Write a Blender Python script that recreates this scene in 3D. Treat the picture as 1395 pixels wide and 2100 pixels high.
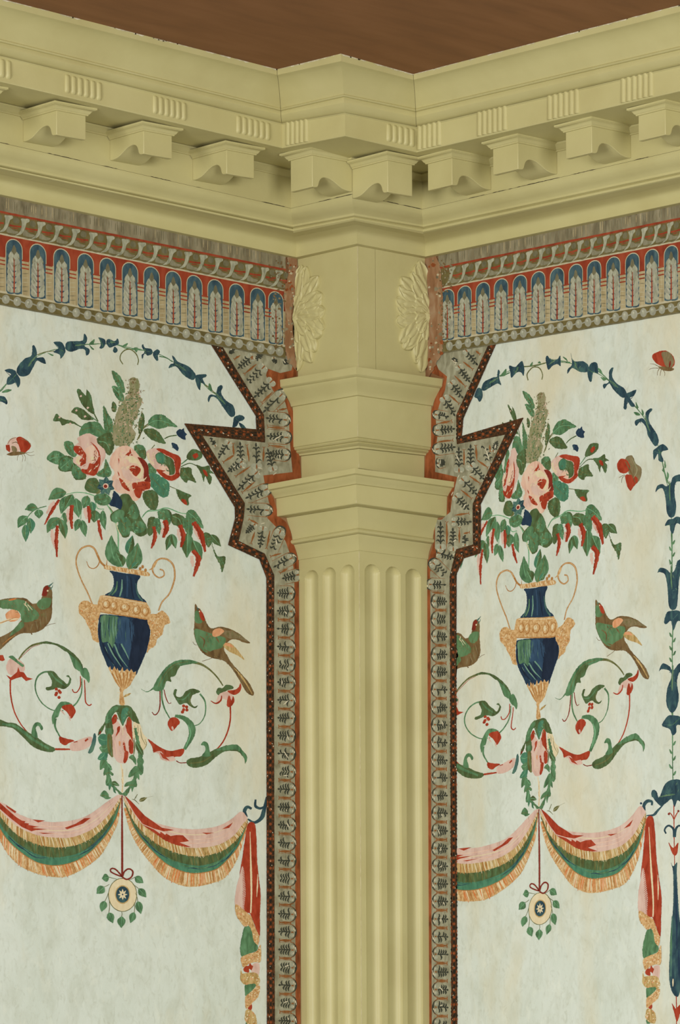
import bpy, bmesh, math, random
import numpy as np
from mathutils import Vector, Matrix
random.seed(7)
sc = bpy.context.scene
for o in list(bpy.data.objects): bpy.data.objects.remove(o)
# ------------------------------------------------------------------ camera
IMG_W, IMG_H = 1395.0, 2100.0
FPX, PSI, HORIZON, CX, ROLL = 9177.0, math.radians(41.25), 2370.0, 697.5, -.005
CAM = np.array([-5.29209, -5.95402, 1.55])
DV = np.array([math.sin(PSI), math.cos(PSI), 0.0]); RV = np.array([math.cos(PSI), -math.sin(PSI), 0.0])
CR, SR = math.cos(ROLL), math.sin(ROLL)
cam_data = bpy.data.cameras.new('camera'); cam = bpy.data.objects.new('camera', cam_data)
sc.collection.objects.link(cam); sc.camera = cam
cam_data.sensor_width = 36; cam_data.sensor_fit = 'AUTO'
cam_data.lens = FPX / IMG_H * 36
cam_data.shift_y = (HORIZON - IMG_H / 2) / IMG_H
cam_data.clip_start = .5; cam_data.clip_end = 60
xr = Vector((RV[0]*CR, RV[1]*CR, SR)); yr = Vector((-RV[0]*SR, -RV[1]*SR, CR)); zr = Vector((-DV[0], -DV[1], 0))
cam.matrix_world = Matrix(((xr.x, yr.x, zr.x, CAM[0]), (xr.y, yr.y, zr.y, CAM[1]), (xr.z, yr.z, zr.z, CAM[2]), (0, 0, 0, 1)))
# ------------------------------------------------------------------ light
sc.view_settings.view_transform = 'Standard'; sc.view_settings.look = 'None'
sc.view_settings.exposure = 0.07; sc.view_settings.gamma = 1.0
w = bpy.data.worlds.new('room_light'); sc.world = w; w.use_nodes = True
# the room's own bounce light: pale walls and ceiling above eye level, darker floor and furniture below
_wn = w.node_tree.nodes; _g = _wn.new('ShaderNodeTexCoord'); _sx = _wn.new('ShaderNodeSeparateXYZ'); _wr = _wn.new('ShaderNodeValToRGB')
w.node_tree.links.new(_g.outputs['Generated'], _sx.inputs[0]); _mr = _wn.new('ShaderNodeMapRange'); _mr.inputs['From Min'].default_value = -1
w.node_tree.links.new(_sx.outputs['Z'], _mr.inputs['Value']); w.node_tree.links.new(_mr.outputs[0], _wr.inputs[0]); w.node_tree.links.new(_wr.outputs[0], _wn['Background'].inputs[0])
_wr.color_ramp.elements[0].position = .42; _wr.color_ramp.elements[0].color = (.14, .135, .12, 1)
_wr.color_ramp.elements[1].position = .56; _wr.color_ramp.elements[1].color = (1.0, 1.0, .985, 1)
w.node_tree.nodes['Background'].inputs[1].default_value = .61
def area(name, loc, target, sx, sy, power, col):
    l = bpy.data.lights.new(name, 'AREA'); l.shape = 'RECTANGLE'; l.size = sx; l.size_y = sy; l.energy = power; l.color = col
    o = bpy.data.objects.new(name, l); sc.collection.objects.link(o); o.location = loc
    o.rotation_euler = (Vector(target) - Vector(loc)).to_track_quat('-Z', 'Y').to_euler()
    return o
# tall windows of the room, behind and to the left of the camera
area('window_daylight', (-6.2, -2.6, 2.1), (0, -.3, 2.95), 1.6, 1.7, 192, (1, 1, .965))
area('window_daylight_right', (-3.2, -6.4, 2.1), (-.2, 0, 2.95), 1.4, 1.7, 172, (1, 1, .965))

# ------------------------------------------------------------------ projection helpers (photo measurements -> places on the walls)
def ray(px, py):
    dx, dy = px - CX, py - HORIZON
    X = CR*dx + SR*dy; Y = -SR*dx + CR*dy
    return DV*FPX + RV*X + np.array([0, 0, -Y])
def z_at(x, y, py):
    v = np.array([x, y, 0]) - CAM; wd = v @ DV; X = FPX*(v @ RV)/wd
    Y = ((py - HORIZON) - SR*X)/CR
    return CAM[2] - Y*wd/FPX
def on_left(px, py, off=0.0):       # plane y = -off
    R = ray(px, py); t = (-off - CAM[1])/R[1]; return CAM + R*t
def on_right(px, py, off=0.0):      # plane x = -off
    R = ray(px, py); t = (-off - CAM[0])/R[0]; return CAM + R*t

# ------------------------------------------------------------------ object helpers
def link(name, me, mat=None, parent=None):
    o = bpy.data.objects.new(name, me); sc.collection.objects.link(o)
    if mat: me.materials.append(mat)
    if parent:
        o.parent = parent
        if parent.location.length > 0: me.transform(Matrix.Translation(-Vector(world_loc(parent))))
    return o
def world_loc(o):
    v = Vector(o.location)
    while o.parent: o = o.parent; v = v + Vector(o.location)
    return v
def tag(o, label=None, cat=None, group=None, kind=None):
    if label: o['label'] = label
    if cat: o['category'] = cat
    if group: o['group'] = group
    if kind: o['kind'] = kind
    return o
def thing(name, loc, label, cat, group=None):
    o = bpy.data.objects.new(name, None); sc.collection.objects.link(o); o.location = loc; o.empty_display_size = .05
    return tag(o, label, cat, group)
def mesh(name, verts, faces, mat=None, parent=None, smooth=False, angle=35):
    me = bpy.data.meshes.new(name); me.from_pydata([tuple(map(float, v)) for v in verts], [], faces)
    bm = bmesh.new(); bm.from_mesh(me); bmesh.ops.recalc_face_normals(bm, faces=bm.faces); bm.to_mesh(me); bm.free()
    if smooth:
        me.polygons.foreach_set('use_smooth', [True]*len(me.polygons))
        try: me.set_sharp_from_angle(angle=math.radians(angle))
        except Exception: pass
    me.update()
    return link(name, me, mat, parent)

# ------------------------------------------------------------------ materials
def srgb(r, g, b):
    return tuple((c/255/12.92 if c/255 <= .04045 else ((c/255+.055)/1.055)**2.4) for c in (r, g, b)) + (1,)
def mottled(name, cols, scale=30, detail=6, rough=.6, bump=0, bump_scale=None, stretch=(1, 1, 1), lo=.35, hi=.65, spec=.3, dist=0.0):
    m = bpy.data.materials.new(name); m.use_nodes = True; nt = m.node_tree; N = nt.nodes; L = nt.links
    b = N['Principled BSDF']; b.inputs['Roughness'].default_value = rough
    b.inputs['Specular IOR Level'].default_value = spec
    geo = N.new('ShaderNodeNewGeometry'); mp = N.new('ShaderNodeMapping'); mp.inputs['Scale'].default_value = stretch
    L.new(geo.outputs['Position'], mp.inputs['Vector'])
    if len(cols) > 1:
        nz = N.new('ShaderNodeTexNoise'); nz.inputs['Scale'].default_value = scale; nz.inputs['Detail'].default_value = detail
        nz.inputs['Distortion'].default_value = dist
        L.new(mp.outputs[0], nz.inputs['Vector'])
        rp = N.new('ShaderNodeValToRGB'); L.new(nz.outputs['Fac'], rp.inputs[0])
        el = rp.color_ramp.elements
        while len(el) < len(cols): el.new(.5)
        for i, c in enumerate(cols):
            el[i].position = lo + (hi-lo)*i/(len(cols)-1); el[i].color = c
        L.new(rp.outputs[0], b.inputs['Base Color'])
    else: b.inputs['Base Color'].default_value = cols[0]
    if bump:
        nb = N.new('ShaderNodeTexNoise'); nb.inputs['Scale'].default_value = bump_scale or scale*2; nb.inputs['Detail'].default_value = 5
        L.new(mp.outputs[0], nb.inputs['Vector'])
        bp = N.new('ShaderNodeBump'); bp.inputs['Strength'].default_value = bump; bp.inputs['Distance'].default_value = .002
        L.new(nb.outputs['Fac'], bp.inputs['Height']); L.new(bp.outputs[0], b.inputs['Normal'])
    return m
M = {}
M['cream'] = mottled('old_cream_paint', [srgb(184, 174, 122), srgb(189, 180, 128), srgb(193, 184, 133)], 9, 5, .42, .18, 60, lo=.3, hi=.7, spec=.35)
M['ceiling'] = mottled('brown_ceiling_paint', [srgb(124, 82, 49), srgb(131, 87, 52), srgb(137, 92, 57)], 6, 4, .7, .05, 40, (1, 4, 1))
M['plaster'] = mottled('wall_plaster', [srgb(132, 92, 58), srgb(150, 112, 76)], 8, 4, .8)
M['floor'] = mottled('floor_boards', [srgb(72, 52, 34), srgb(96, 72, 48)], 3, 4, .5, 0, None, (1, 12, 1))

# ------------------------------------------------------------------ room shell
XF = -3.4
ZC = 3.356
def quad(name, pts, mat, parent=None): return mesh(name, pts, [tuple(range(len(pts)))], mat, parent)
def box(name, lo, hi, mat, parent=None):
    x0, y0, z0 = lo; x1, y1, z1 = hi
    v = [(x0,y0,z0),(x1,y0,z0),(x1,y1,z0),(x0,y1,z0),(x0,y0,z1),(x1,y0,z1),(x1,y1,z1),(x0,y1,z1)]
    return mesh(name, v, [(0,3,2,1),(4,5,6,7),(0,1,5,4),(1,2,6,5),(2,3,7,6),(3,0,4,7)], mat, parent)
tag(box('wall_left', (XF, 0, 0), (.15, .15, 3.6), M['plaster']), 'plaster wall behind the left wallpaper', None, kind='structure')
tag(box('wall_right', (0, XF, 0), (.15, 0, 3.6), M['plaster']), 'plaster wall behind the right wallpaper', None, kind='structure')
tag(box('floor', (XF, XF, -.1), (.15, .15, 0), M['floor']), 'wooden floor', None, kind='structure')

# ------------------------------------------------------------------ cornice: (offset, photo height at left frame edge, inner corner, outer corner, inner corner, right frame edge)
A = .16
FE = {
 'top':    (.302, -3, 142, 110, 152, 10),
 'fillet': (.294, 15, 158, 130, 168, 29),
 'cyma':   (.252, 80, 222, 193, 223, 95),
 'bead':   (.250, 86, 227, 198, 229, 101),
 'corona': (.240, 111, 250, 228, 257, 131),
 'drip':   (.228, 167.5, 304, 279, 312.5, 187),
 'band':   (.098, 292, 427, 398, 429, 307),
 'bedbead':(.068, 340, 467, 444, 467, 355),
 'bed':    (.060, 350, 479, 453.5, 481, 368),
 'frieze': (.013, 399, 528, 500, 526.5, 416),
}
def five(o, zs):       # the five stations of one arris: left end, corners, right end
    (zl, z1, z2, z3, zr) = zs
    return [(XF, -o, zl), (-A-o, -o, z1), (-A-o, -A-o, z2), (-o, -A-o, z3), (-o, XF, zr)]
ZS = {}
for k, (o, yl, y1, y2, y3, yr_) in FE.items():
    z1, z2, z3 = z_at(-A-o, -o, y1), z_at(-A-o, -A-o, y2), z_at(-o, -A-o, y3)
    pl, pr = on_left(0, yl, o), on_right(1395, yr_, o)
    zl = z1 + (pl[2]-z1)/(pl[0]+A+o)*(XF+A+o)
    zr_ = z3 + (pr[2]-z3)/(pr[1]+A+o)*(XF+A+o)
    ZS[k] = np.array([zl, z1, z2, z3, zr_])
    print('ARRIS', k, o, np.round(ZS[k], 4), 'at frame', round(pl[0], 3), round(pl[2], 4), round(pr[1], 3), round(pr[2], 4))
ZS['soffit'] = ZS['drip'] + .0015
def lerp_rows(ka, kb, prof):         # prof: list of (offset, fraction from ka down to kb)
    return [(o, ZS[ka] + (ZS[kb]-ZS[ka])*t) for o, t in prof]
def curve(oa, ob, n, kind):
    out = []
    for i in range(n+1):
        t = i/n
        if kind == 'cyma':   u = .5 - .5*math.cos(math.pi*t)
        elif kind == 'ovolo': u = 1 - math.cos(math.pi/2*t)
        elif kind == 'cove': u = math.sin(math.pi/2*t)
        else: u = t
        out.append((oa + (ob-oa)*u, t))
    return out
BANDS = {}
BANDS['crown_moulding'] = (lerp_rows('top', 'fillet', [(.302, 0), (.301, .9), (.296, 1)]) +
    lerp_rows('fillet', 'cyma', [(.292, .03), (.285, .12), (.275, .3), (.268, .5), (.262, .7), (.256, .88), (.253, 1)]) +
    lerp_rows('cyma', 'bead', [(.2535, .1), (.2545, .5), (.2525, 1)]) +
    lerp_rows('bead', 'corona', [(.2485, .02), (.2495, .2), (.249, .45), (.245, .7), (.240, .88), (.2365, .97)]))
BANDS['corona'] = (lerp_rows('corona', 'drip', [(.2325, 0), (.2300, .05), (.2290, .96), (.228, 1)]) +
    [(.222, ZS['drip']), (.221, ZS['soffit']), (.10, ZS['soffit'])])
zb = ZS['soffit']
BANDS['modillion_band'] = [(.1114, zb-.0002), (.1112, zb-.0029), (.1106, zb-.0033), (.1085, zb-.0047), (.1055, zb-.0075), (.1025, zb-.0099), (.1008, zb-.0109), (.1005, zb-.0122), (.098, zb-.0125), (.098, ZS['band'])]
BANDS['bed_moulding'] = (lerp_rows('band', 'bedbead', [(.0975, .012), (.0975, .03), (.0965, .2), (.092, .42), (.083, .62), (.075, .76), (.072, .85), (.071, .97)]) +
    lerp_rows('bedbead', 'bed', [(.0665, .02), (.068, .3), (.0675, .7), (.064, 1)]) )
BANDS['frieze_board'] = lerp_rows('bed', 'frieze', [(.040, .0), (.032, .05), (.0235, .12), (.0185, .2), (.0158, .32), (.0142, .55), (.0135, .8), (.013, .985), (.011, 1)])
def sweep(name, prof, stations, mat, parent, back=-.004, gap=0.0):
    rows = [(back, prof[0][1])] + list(prof) + [(back, prof[-1][1])]
    n = len(rows); V = []; F = []
    for s in stations:
        for o, z in rows:
            p = list(five(o, z)[s])
            if gap and s == 1 and stations[-1] == 1: p[0] -= gap
            if gap and s == 3 and stations[0] == 3: p[1] -= gap
            V.append(p)
    for a in range(len(stations)-1):
        for j in range(n):
            k = (j+1) % n
            F.append((a*n+j, a*n+k, (a+1)*n+k, (a+1)*n+j))
    F.append(tuple(range(n))); F.append(tuple(range((len(stations)-1)*n, len(stations)*n))[::-1])
    return mesh(name, V, F, mat, parent, True, 28)
CORN = [
 (thing('cornice', (-1.0, 0, 3.12), 'cream painted cornice running along the left wall above the patterned frieze', 'cornice', 'cornice lengths'), [0, 1]),
 (thing('cornice', (-.16, -.16, 3.12), 'cream cornice breaking forward around the pilaster in the corner', 'cornice', 'cornice lengths'), [1, 2, 3]),
 (thing('cornice', (0, -1.0, 3.12), 'cream painted cornice running along the right wall above the patterned frieze', 'cornice', 'cornice lengths'), [3, 4])]
for root, st in CORN:
    for nm in BANDS: sweep(nm, BANDS[nm], st, M['cream'], root, gap=.0007 if nm == 'crown_moulding' else 0.0)

def zrun(key, s, wall):              # height of an arris at distance along a run
    o = FE[key][0] if key in FE else .228
    z = ZS[key]
    if wall == 'L': return z[1] + (z[0]-z[1])*(s+A+o)/(XF+A+o)
    if wall == 'R': return z[3] + (z[4]-z[3])*(s+A+o)/(XF+A+o)
    if wall == 'BL': return z[2] + (z[1]-z[2])*(s+A+o)/A
    if wall == 'BR': return z[2] + (z[3]-z[2])*(s+A+o)/A
def frame(wall, s, dep, z):          # s = world x (L, BR) or world y (R, BL)
    if wall == 'L': return (s, -dep, z)
    if wall == 'R': return (-dep, s, z)
    if wall == 'BL': return (-A-dep, s, z)
    if wall == 'BR': return (s, -A-dep, z)
def s_at(wall, px, py, dep):
    if wall == 'L': return on_left(px, py, dep)[0]
    if wall == 'R': return on_right(px, py, dep)[1]
    if wall == 'BL': return on_right(px, py, A+dep)[1]
    if wall == 'BR': return on_left(px, py, A+dep)[0]

# reeded blocks on the corona
def reeds(wall, s0, s1, n, parent):
    V, F = [], []
    wd = (s1-s0)/n
    for i in range(n):
        a = s0 + wd*(i+.12); b = s0 + wd*(i+.88)
        zt0 = zrun('corona', (a+b)/2, wall); zb0 = zrun('drip', (a+b)/2, wall)
        zt = zt0 - .07*(zt0-zb0); zb_ = zt0 - .83*(zt0-zb0); r = (b-a)/2
        zz = [zt, zt-r*.3, zt-r, zb_+r, zb_+r*.3, zb_]; sc_ = [.15, .7, 1, 1, .7, .15]
        base = len(V); K = 7
        for z, q in zip(zz, sc_):
            for k in range(K):
                th = math.pi*k/(K-1)
                V.append(frame(wall, (a+b)/2 - math.cos(th)*r*(.75+.25*q), .2285 + math.sin(th)**.7*.0042*q, z))
        for j in range(len(zz)-1):
            for k in range(K-1):
                F.append((base+j*K+k, base+j*K+k+1, base+(j+1)*K+k+1, base+(j+1)*K+k))
    return mesh('reeded_block', V, F, M['cream'], parent, True, 60)
for x0, x1, y in ((-58, 23.6, 130), (131, 209, 175), (311.7, 382.4, 220), (482.8, 554.6, 265)):
    reeds('L', s_at('L', x0, y, .229), s_at('L', x1, y, .229), 6, CORN[0][0])
reeds('BL', s_at('BL', 586.5, 270, .229), s_at('BL', 633.7, 265, .229), 5, CORN[1][0])
reeds('BR', s_at('BR', 791, 275, .229), s_at('BR', 850.5, 285, .229), 5, CORN[1][0])
for x0, x1, y in ((856, 907, 275), (979, 1042, 245), (1123, 1190, 210), (1273.7, 1342, 175)):
    reeds('R', s_at('R', x0, y, .229), s_at('R', x1, y, .229), 5 if x0 < 900 else 6, CORN[2][0])

# modillions under the corona
def modillion(wall, s0, s1, zlip, label):
    """s0..s1 along the wall, front at depth .188"""
    d0, d1 = .098, .188
    sm = (s0+s1)/2; ztop = zrun('soffit', sm, wall) - .0005; zcap = ztop - .0125
    root = thing('modillion', frame(wall, sm, d0, zlip), label, 'modillion', 'modillions under the cornice')
    prof = [(0, .0040), (.06, .0037), (.13, .0040), (.2, .0050), (.26, .0064), (.33, .0092), (.4, .0124), (.47, .0155), (.54, .0178), (.6, .0190), (.66, .0194), (.71, .0190), (.755, .0176), (.79, .0152), (.815, .0122), (.83, .0090), (.842, .0056), (.855, .0028), (.875, .0010), (.9, .0003), (.95, 0), (1, 0)]
    V = []; n = len(prof)
    for s in (s0, s1):
        for t, h in prof: V.append(frame(wall, s, d0+(d1-d0)*t, zlip+h))
        V.append(frame(wall, s, d1, zcap+.002)); V.append(frame(wall, s, d0, zcap+.002))
    m = n+2; F = [tuple(range(m)), tuple(range(2*m-1, m-1, -1))]
    for i in range(m): F.append((i, m+i, m+(i+1) % m, (i+1) % m))
    o = mesh('scroll_block', V, F, M['cream'], root, True, 40)
    bv = o.modifiers.new('edge', 'BEVEL'); bv.width = .0009; bv.segments = 2; bv.limit_method = 'ANGLE'; bv.angle_limit = math.radians(50)
    cp = [(0.0, zcap), (.0028, zcap+.0002), (.0031, zcap+.0020), (.0044, zcap+.0028), (.0056, zcap+.0043), (.0068, zcap+.0063), (.0088, zcap+.0078), (.0116, zcap+.0085), (.0119, zcap+.0091), (.0134, zcap+.0093), (.0135, ztop)]
    V = []; K = len(cp)
    for e, z in cp:
        V += [frame(wall, s0-e, d0+.002, z), frame(wall, s0-e, d1+e, z), frame(wall, s1+e, d1+e, z), frame(wall, s1+e, d0+.002, z)]
    F = [(0, 1, 2, 3), tuple(range(4*K-4, 4*K))[::-1]]
    for j in range(K-1):
        for i in range(4): F.append((4*j+i, 4*j+(i+1) % 4, 4*j+4+(i+1) % 4, 4*j+4+i))
    mesh('cap_moulding', V, F, M['cream'], root, True, 32)
W = .0605
ML = [('L', 116, 276, 'modillion second from the left edge of the photo, under the left wall cornice'),
      ('L', 294.8, 315, 'modillion with a chipped scroll, third from the left edge, left wall cornice'),
      ('L', 465, 356, 'modillion on the left wall cornice nearest the corner pilaster')]
sp = None
lastL = []
for wall, px, py, lab in ML:
    s = s_at(wall, px, py, .188); z = on_left(px, py, .188)[2]; lastL.append((s, z)); print('MOD', s, z, zrun('soffit', s+W/2, wall)-z)
    modillion(wall, s, s+W, z, lab)
ds = lastL[1][0]-lastL[0][0]; dz = lastL[1][1]-lastL[0][1]
modillion('L', lastL[0][0]-ds, lastL[0][0]-ds+W, lastL[0][1]-dz*.9, 'modillion cut by the left edge of the photo, only its cap corner showing')
lastR = []
for px, py, lab in ((927.5, 379, 'modillion on the right wall cornice nearest the corner pilaster'),
                    (1062.8, 346.5, 'second modillion from the pilaster on the right wall cornice'),
                    (1214, 313, 'third modillion from the pilaster on the right wall cornice'),
                    (1365, 276, 'modillion at the right edge of the photo, half cut by the frame')):
    p = on_right(px, py, .188); print('MODR', p[1], p[2], zrun('soffit', p[1]+W/2, 'R')-p[2])
    modillion('R', p[1], p[1]+W, p[2], lab)
p = on_right(638.8, 376.5, A+.188); print('MODBL', p[1], p[2], -A-.098)
modillion('BL', -A-.098, -A-.098+.056, zrun('soffit', -A-.07, 'BL')-.0655, 'modillion on the left face of the pilaster break in the cornice')
p = on_left(793.8, 378, A+.188); print('MODBR', p[0], p[2])
modillion('BR', -A-.098, -A-.098+.056, zrun('soffit', -A-.07, 'BR')-.0655, 'modillion on the right face of the pilaster break in the cornice')

# ceiling meets the top of the cornice
pts = [np.array(p) for p in five(.302, ZS['top'])]
up = np.array([0, 0, .004])
V = [pts[0]+up*0, pts[1], pts[2], pts[3], pts[4], (XF, XF, (ZS['top'][0]+ZS['top'][4])/2)]
V = V + [(p[0], p[1], p[2]+.06) for p in V]
tag(mesh('ceiling', V, [(0, 1, 2, 5), (2, 3, 4, 5), (6, 11, 8, 7), (8, 11, 10, 9), (0,6,7,1),(1,7,8,2),(2,8,9,3),(3,9,10,4)], M['ceiling']), 'reddish brown painted ceiling', None, kind='structure')

M['chip'] = mottled('chipped_white_paint', [srgb(180, 170, 136), srgb(218, 210, 186)], 120, 4, .7)
M['crack'] = mottled('dark_crack', [srgb(46, 36, 24), srgb(70, 56, 36)], 80, 3, .8)
def chips(a, b, parent, n, seed):
    rnd = random.Random(seed); a = Vector(a); b = Vector(b); V, F, mi = [], [], []
    out = Vector((0, -1, 0)) if abs(a.y-b.y) < 1e-6 else Vector((-1, 0, 0))
    for i in range(n):
        u = rnd.random(); ln = rnd.uniform(.003, .03); h = rnd.uniform(.0006, .0026); k = max(3, int(ln/.003)); base = len(V); d = (b-a).normalized()
        for j in range(k+1):
            p = a+(b-a)*u+d*ln*j/k+out*(.0004+i*1.2e-5)
            if not (0 <= (p-a).dot(d) <= (b-a).length): p = (b if (p-a).dot(d) > 0 else a)+out*(.0004+i*1.2e-5)
            hh = h*rnd.uniform(.3, 1)*(0.2 if j in (0, k) else 1)
            V += [p-Vector((0, 0, .0003)), p-Vector((0, 0, .0004+hh))]
        for j in range(k): F.append((base+2*j, base+2*j+1, base+2*j+3, base+2*j+2)); mi.append(1 if rnd.random() < .06 else 0)
    o = mesh('chipped_edge', V, F, M['chip'], parent); o.data.materials.append(M['crack']); o.data.polygons.foreach_set('material_index', mi); o['label'] = 'flaking pale paint edge at the ceiling line'
T5 = five(.302, ZS['top'])
LEFT_END = Vector(T5[1])+(Vector(T5[0])-Vector(T5[1])).normalized()*1.1; RIGHT_END = Vector(T5[3])+(Vector(T5[4])-Vector(T5[3])).normalized()*1.1
def cracks(key, o, a, b, parent, n, seed):
    rnd = random.Random(seed); P5 = [Vector(p) for p in five(o, ZS[key])]; a, b = P5[a], P5[b]
    if (b-a).length > 1.1: 
        if abs(P5[0].x-a.x) < 1e-6: a = b+(a-b).normalized()*1.0
        else: b = a+(b-a).normalized()*1.0
    V, F = [], []; L_ = (b-a).length; d = (b-a)/L_; up = Vector((0, 0, 1))
    for i in range(n):
        u = rnd.uniform(.01, .95)*L_; ln = min(rnd.uniform(.01, .06), L_-u-.001); k = max(2, int(ln/.004)); base = len(V)
        for j in range(k+1):
            h = rnd.uniform(.0001, .00055)*(0 if j in (0, k) else 1)+.00004; p = a+d*(u+ln*j/k)+up*rnd.uniform(-.0001, .0001)
            V += [p+up*h, p-up*h]
        for j in range(k): F.append((base+2*j, base+2*j+1, base+2*j+3, base+2*j+2))
    o_ = mesh('crack_line', V, F, M['crack'], parent); o_['label'] = 'dark open joint in the paint under the modillions'
cracks('band', .0985, 0, 1, CORN[0][0], 16, 1); cracks('band', .0985, 1, 2, CORN[1][0], 4, 2); cracks('band', .0985, 2, 3, CORN[1][0], 4, 3); cracks('band', .0985, 3, 4, CORN[2][0], 14, 4)
chips(LEFT_END, T5[1], CORN[0][0], 70, 1); chips(T5[1], T5[2], CORN[1][0], 18, 2); chips(T5[2], T5[3], CORN[1][0], 22, 3); chips(T5[3], RIGHT_END, CORN[2][0], 80, 4)

# ------------------------------------------------------------------ corner pilaster
PR = thing('pilaster', (-.16, -.16, 0), 'cream fluted corner pilaster with moulded capital standing between the two papered walls', 'pilaster')
def three(o, zs): return [(-A-o, -.0003, zs[0]), (-A-o, -A-o, zs[1]), (-.0003, -A-o, zs[2])]
def zr3(o, yl, yc, yrr): return np.array([z_at(-A-o, 0, yl), z_at(-A-o, -A-o, yc), z_at(0, -A-o, yrr)])
def pil(name, rows, parent, mat=None, back=-.03, angle=28, bevel=0):
    rows = [(back, rows[0][1])] + rows + [(back, rows[-1][1])]
    n = len(rows); V = []; F = []
    for s in range(3):
        for o, z in rows: V.append(three(o, z)[s])
    for a in range(2):
        for j in range(n):
            k = (j+1) % n; F.append((a*n+j, a*n+k, (a+1)*n+k, (a+1)*n+j))
    F.append(tuple(range(n))); F.append(tuple(range(2*n, 3*n))[::-1])
    return mesh(name, V, F, mat or M['cream'], parent, True, angle)
def mix(za, zb_, prof): return [(o, za+(zb_-za)*t) for o, t in prof]
zt = zr3(.042, 779, 752, 777); zf = zr3(.0365, 796, 771, 795.5); zc_ = zr3(.016, 834, 810, 832)
zp = zr3(.012, 917, 895.5, 917); zl_ = zr3(-.004, 935, 919, 934); zn = zr3(-.007, 985, 960, 981)
cap1 = pil('upper_block', mix(zt, zf, [(.042, 0), (.0415, .85), (.039, 1)]) + mix(zf, zc_, [(.0355, .03), (.0345, .12), (.030, .3), (.0255, .5), (.0205, .7), (.0175, .88), (.0165, 1)]) +
    mix(zc_, zp, [(.0125, .01), (.012, 1)]) + mix(zp, zl_, [(.0095, .08), (.0105, .22), (.0085, .36), (.0045, .42), (.006, .58), (.003, .72), (-.001, .78), (-.002, 1)]), PR)
pil('neck', mix(zl_, zn, [(-.0065, .012), (-.007, 1)]), PR)
c0 = zr3(.071, 993, 960, 988); c1 = zr3(.065, 1006, 973, 1001); c2 = zr3(.055, 1022, 992, 1017); c3 = zr3(.050, 1059.6, 1033, 1059)
c4 = zr3(.014, 1107, 1083, 1105); c5 = zr3(.012, 1117, 1094, 1115); c6 = zr3(0.0, 1149.5, 1129.6, 1148)
pil('abacus', mix(c0, c1, [(.071, 0), (.0705, .9), (.068, 1)]) + mix(c1, c2, [(.0655, .04), (.0635, .25), (.060, .55), (.0568, .8), (.0555, 1)]) +
    mix(c2, c3, [(.0515, .02), (.0505, .97), (.049, 1)]) + [(.0300, c3)], PR)
pil('echinus', [(.0280, c3-.0002)] + mix(c3, c4, [(.0275, .05), (.0255, .2), (.0220, .4), (.0185, .62), (.0155, .85), (.0148, 1)]), PR)
pil('astragal', mix(c4, c5, [(.0148, 0), (.0178, .15), (.0195, .45), (.0178, .8), (.0145, 1)]), PR)
pil('necking', mix(c5, c6, [(.0120, .02), (.0085, .25), (.005, .5), (.003, .75), (.0022, .98)]), PR)
# die between capital and cornice, right face made of two boards
d0 = ZS['frieze'][1:4]
V, F = [], []
path = [(-A, -.0003), (-A, -A), (-A+.0405, -A), (-A+.041, -A+.002), (-A+.0418, -A+.002), (-A+.0423, -A), (-.0003, -A)]
for x, y in path: V.append((x, y, d0[1]+.004)); V.append((x, y, zt[1]-.004))
for i in range(len(path)-1): F.append((2*i, 2*i+1, 2*i+3, 2*i+2))
mesh('die', V, F, M['cream'], PR)
# fluted shaft
V, F = [], []
FL = [(.077, .302), (.384, .603), (.675, .902)]
ztp = c6[1]
def shaft_face(face):
    cols = [0.0]
    for a, b in FL: cols += list(np.linspace(a, b, 23))
    cols.append(1.0)
    rad = (FL[0][1]-FL[0][0])/2*A
    tops = ztp - .021
    rows = [ztp+.002, tops+.001] + list(np.linspace(tops, tops-rad, 34)) + [tops-rad-.2, 2.2, 1.9, 1.2, .6, 0]
    base = len(V)
    for z in rows:
        for t in cols:
            dep = 0
            for a, b in FL:
                cpos = (a+b)/2*A; r = (b-a)/2*A; u = (t*A-cpos)/r
                vz = max(0, (z-(tops-r))/r) if z > tops-r else 0
                q = 1-u*u-vz*vz
                if abs(u) < 1.001 and q > 0: dep = max(dep, .0125*q**.5)
            if face == 'L': V.append((-A+dep, -A+min(t*A, A-.0003), z))
            else: V.append((-A+min(t*A, A-.0003), -A+dep, z))
    n = len(cols)
    for i in range(len(rows)-1):
        for j in range(n-1):
            q = (base+i*n+j, base+i*n+j+1, base+(i+1)*n+j+1, base+(i+1)*n+j)
            F.append(q if face == 'L' else q[::-1])
shaft_face('L'); shaft_face('R')
mesh('fluted_shaft', V, F, M['cream'], PR, True, 30)

# worn pale arrises on the outer corner of the pilaster
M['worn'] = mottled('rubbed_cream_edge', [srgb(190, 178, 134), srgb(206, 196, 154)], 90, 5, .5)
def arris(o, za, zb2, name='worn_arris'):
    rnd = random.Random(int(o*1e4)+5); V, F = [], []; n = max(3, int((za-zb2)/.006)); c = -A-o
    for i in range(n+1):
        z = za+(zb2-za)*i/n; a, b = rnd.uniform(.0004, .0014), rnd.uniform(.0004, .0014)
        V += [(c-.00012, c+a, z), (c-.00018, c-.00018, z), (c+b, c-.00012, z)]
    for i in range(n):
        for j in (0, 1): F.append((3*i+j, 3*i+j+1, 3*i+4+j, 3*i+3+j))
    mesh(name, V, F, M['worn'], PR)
arris(0, d0[1]-.001, zt[1]+.001); arris(.012, zc_[1]-.002, zp[1]+.001); arris(.0505, c2[1]-.001, c3[1]+.001); arris(0, ztp-.001, 1.7); arris(-.007, zl_[1]-.003, zn[1]+.001)
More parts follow.
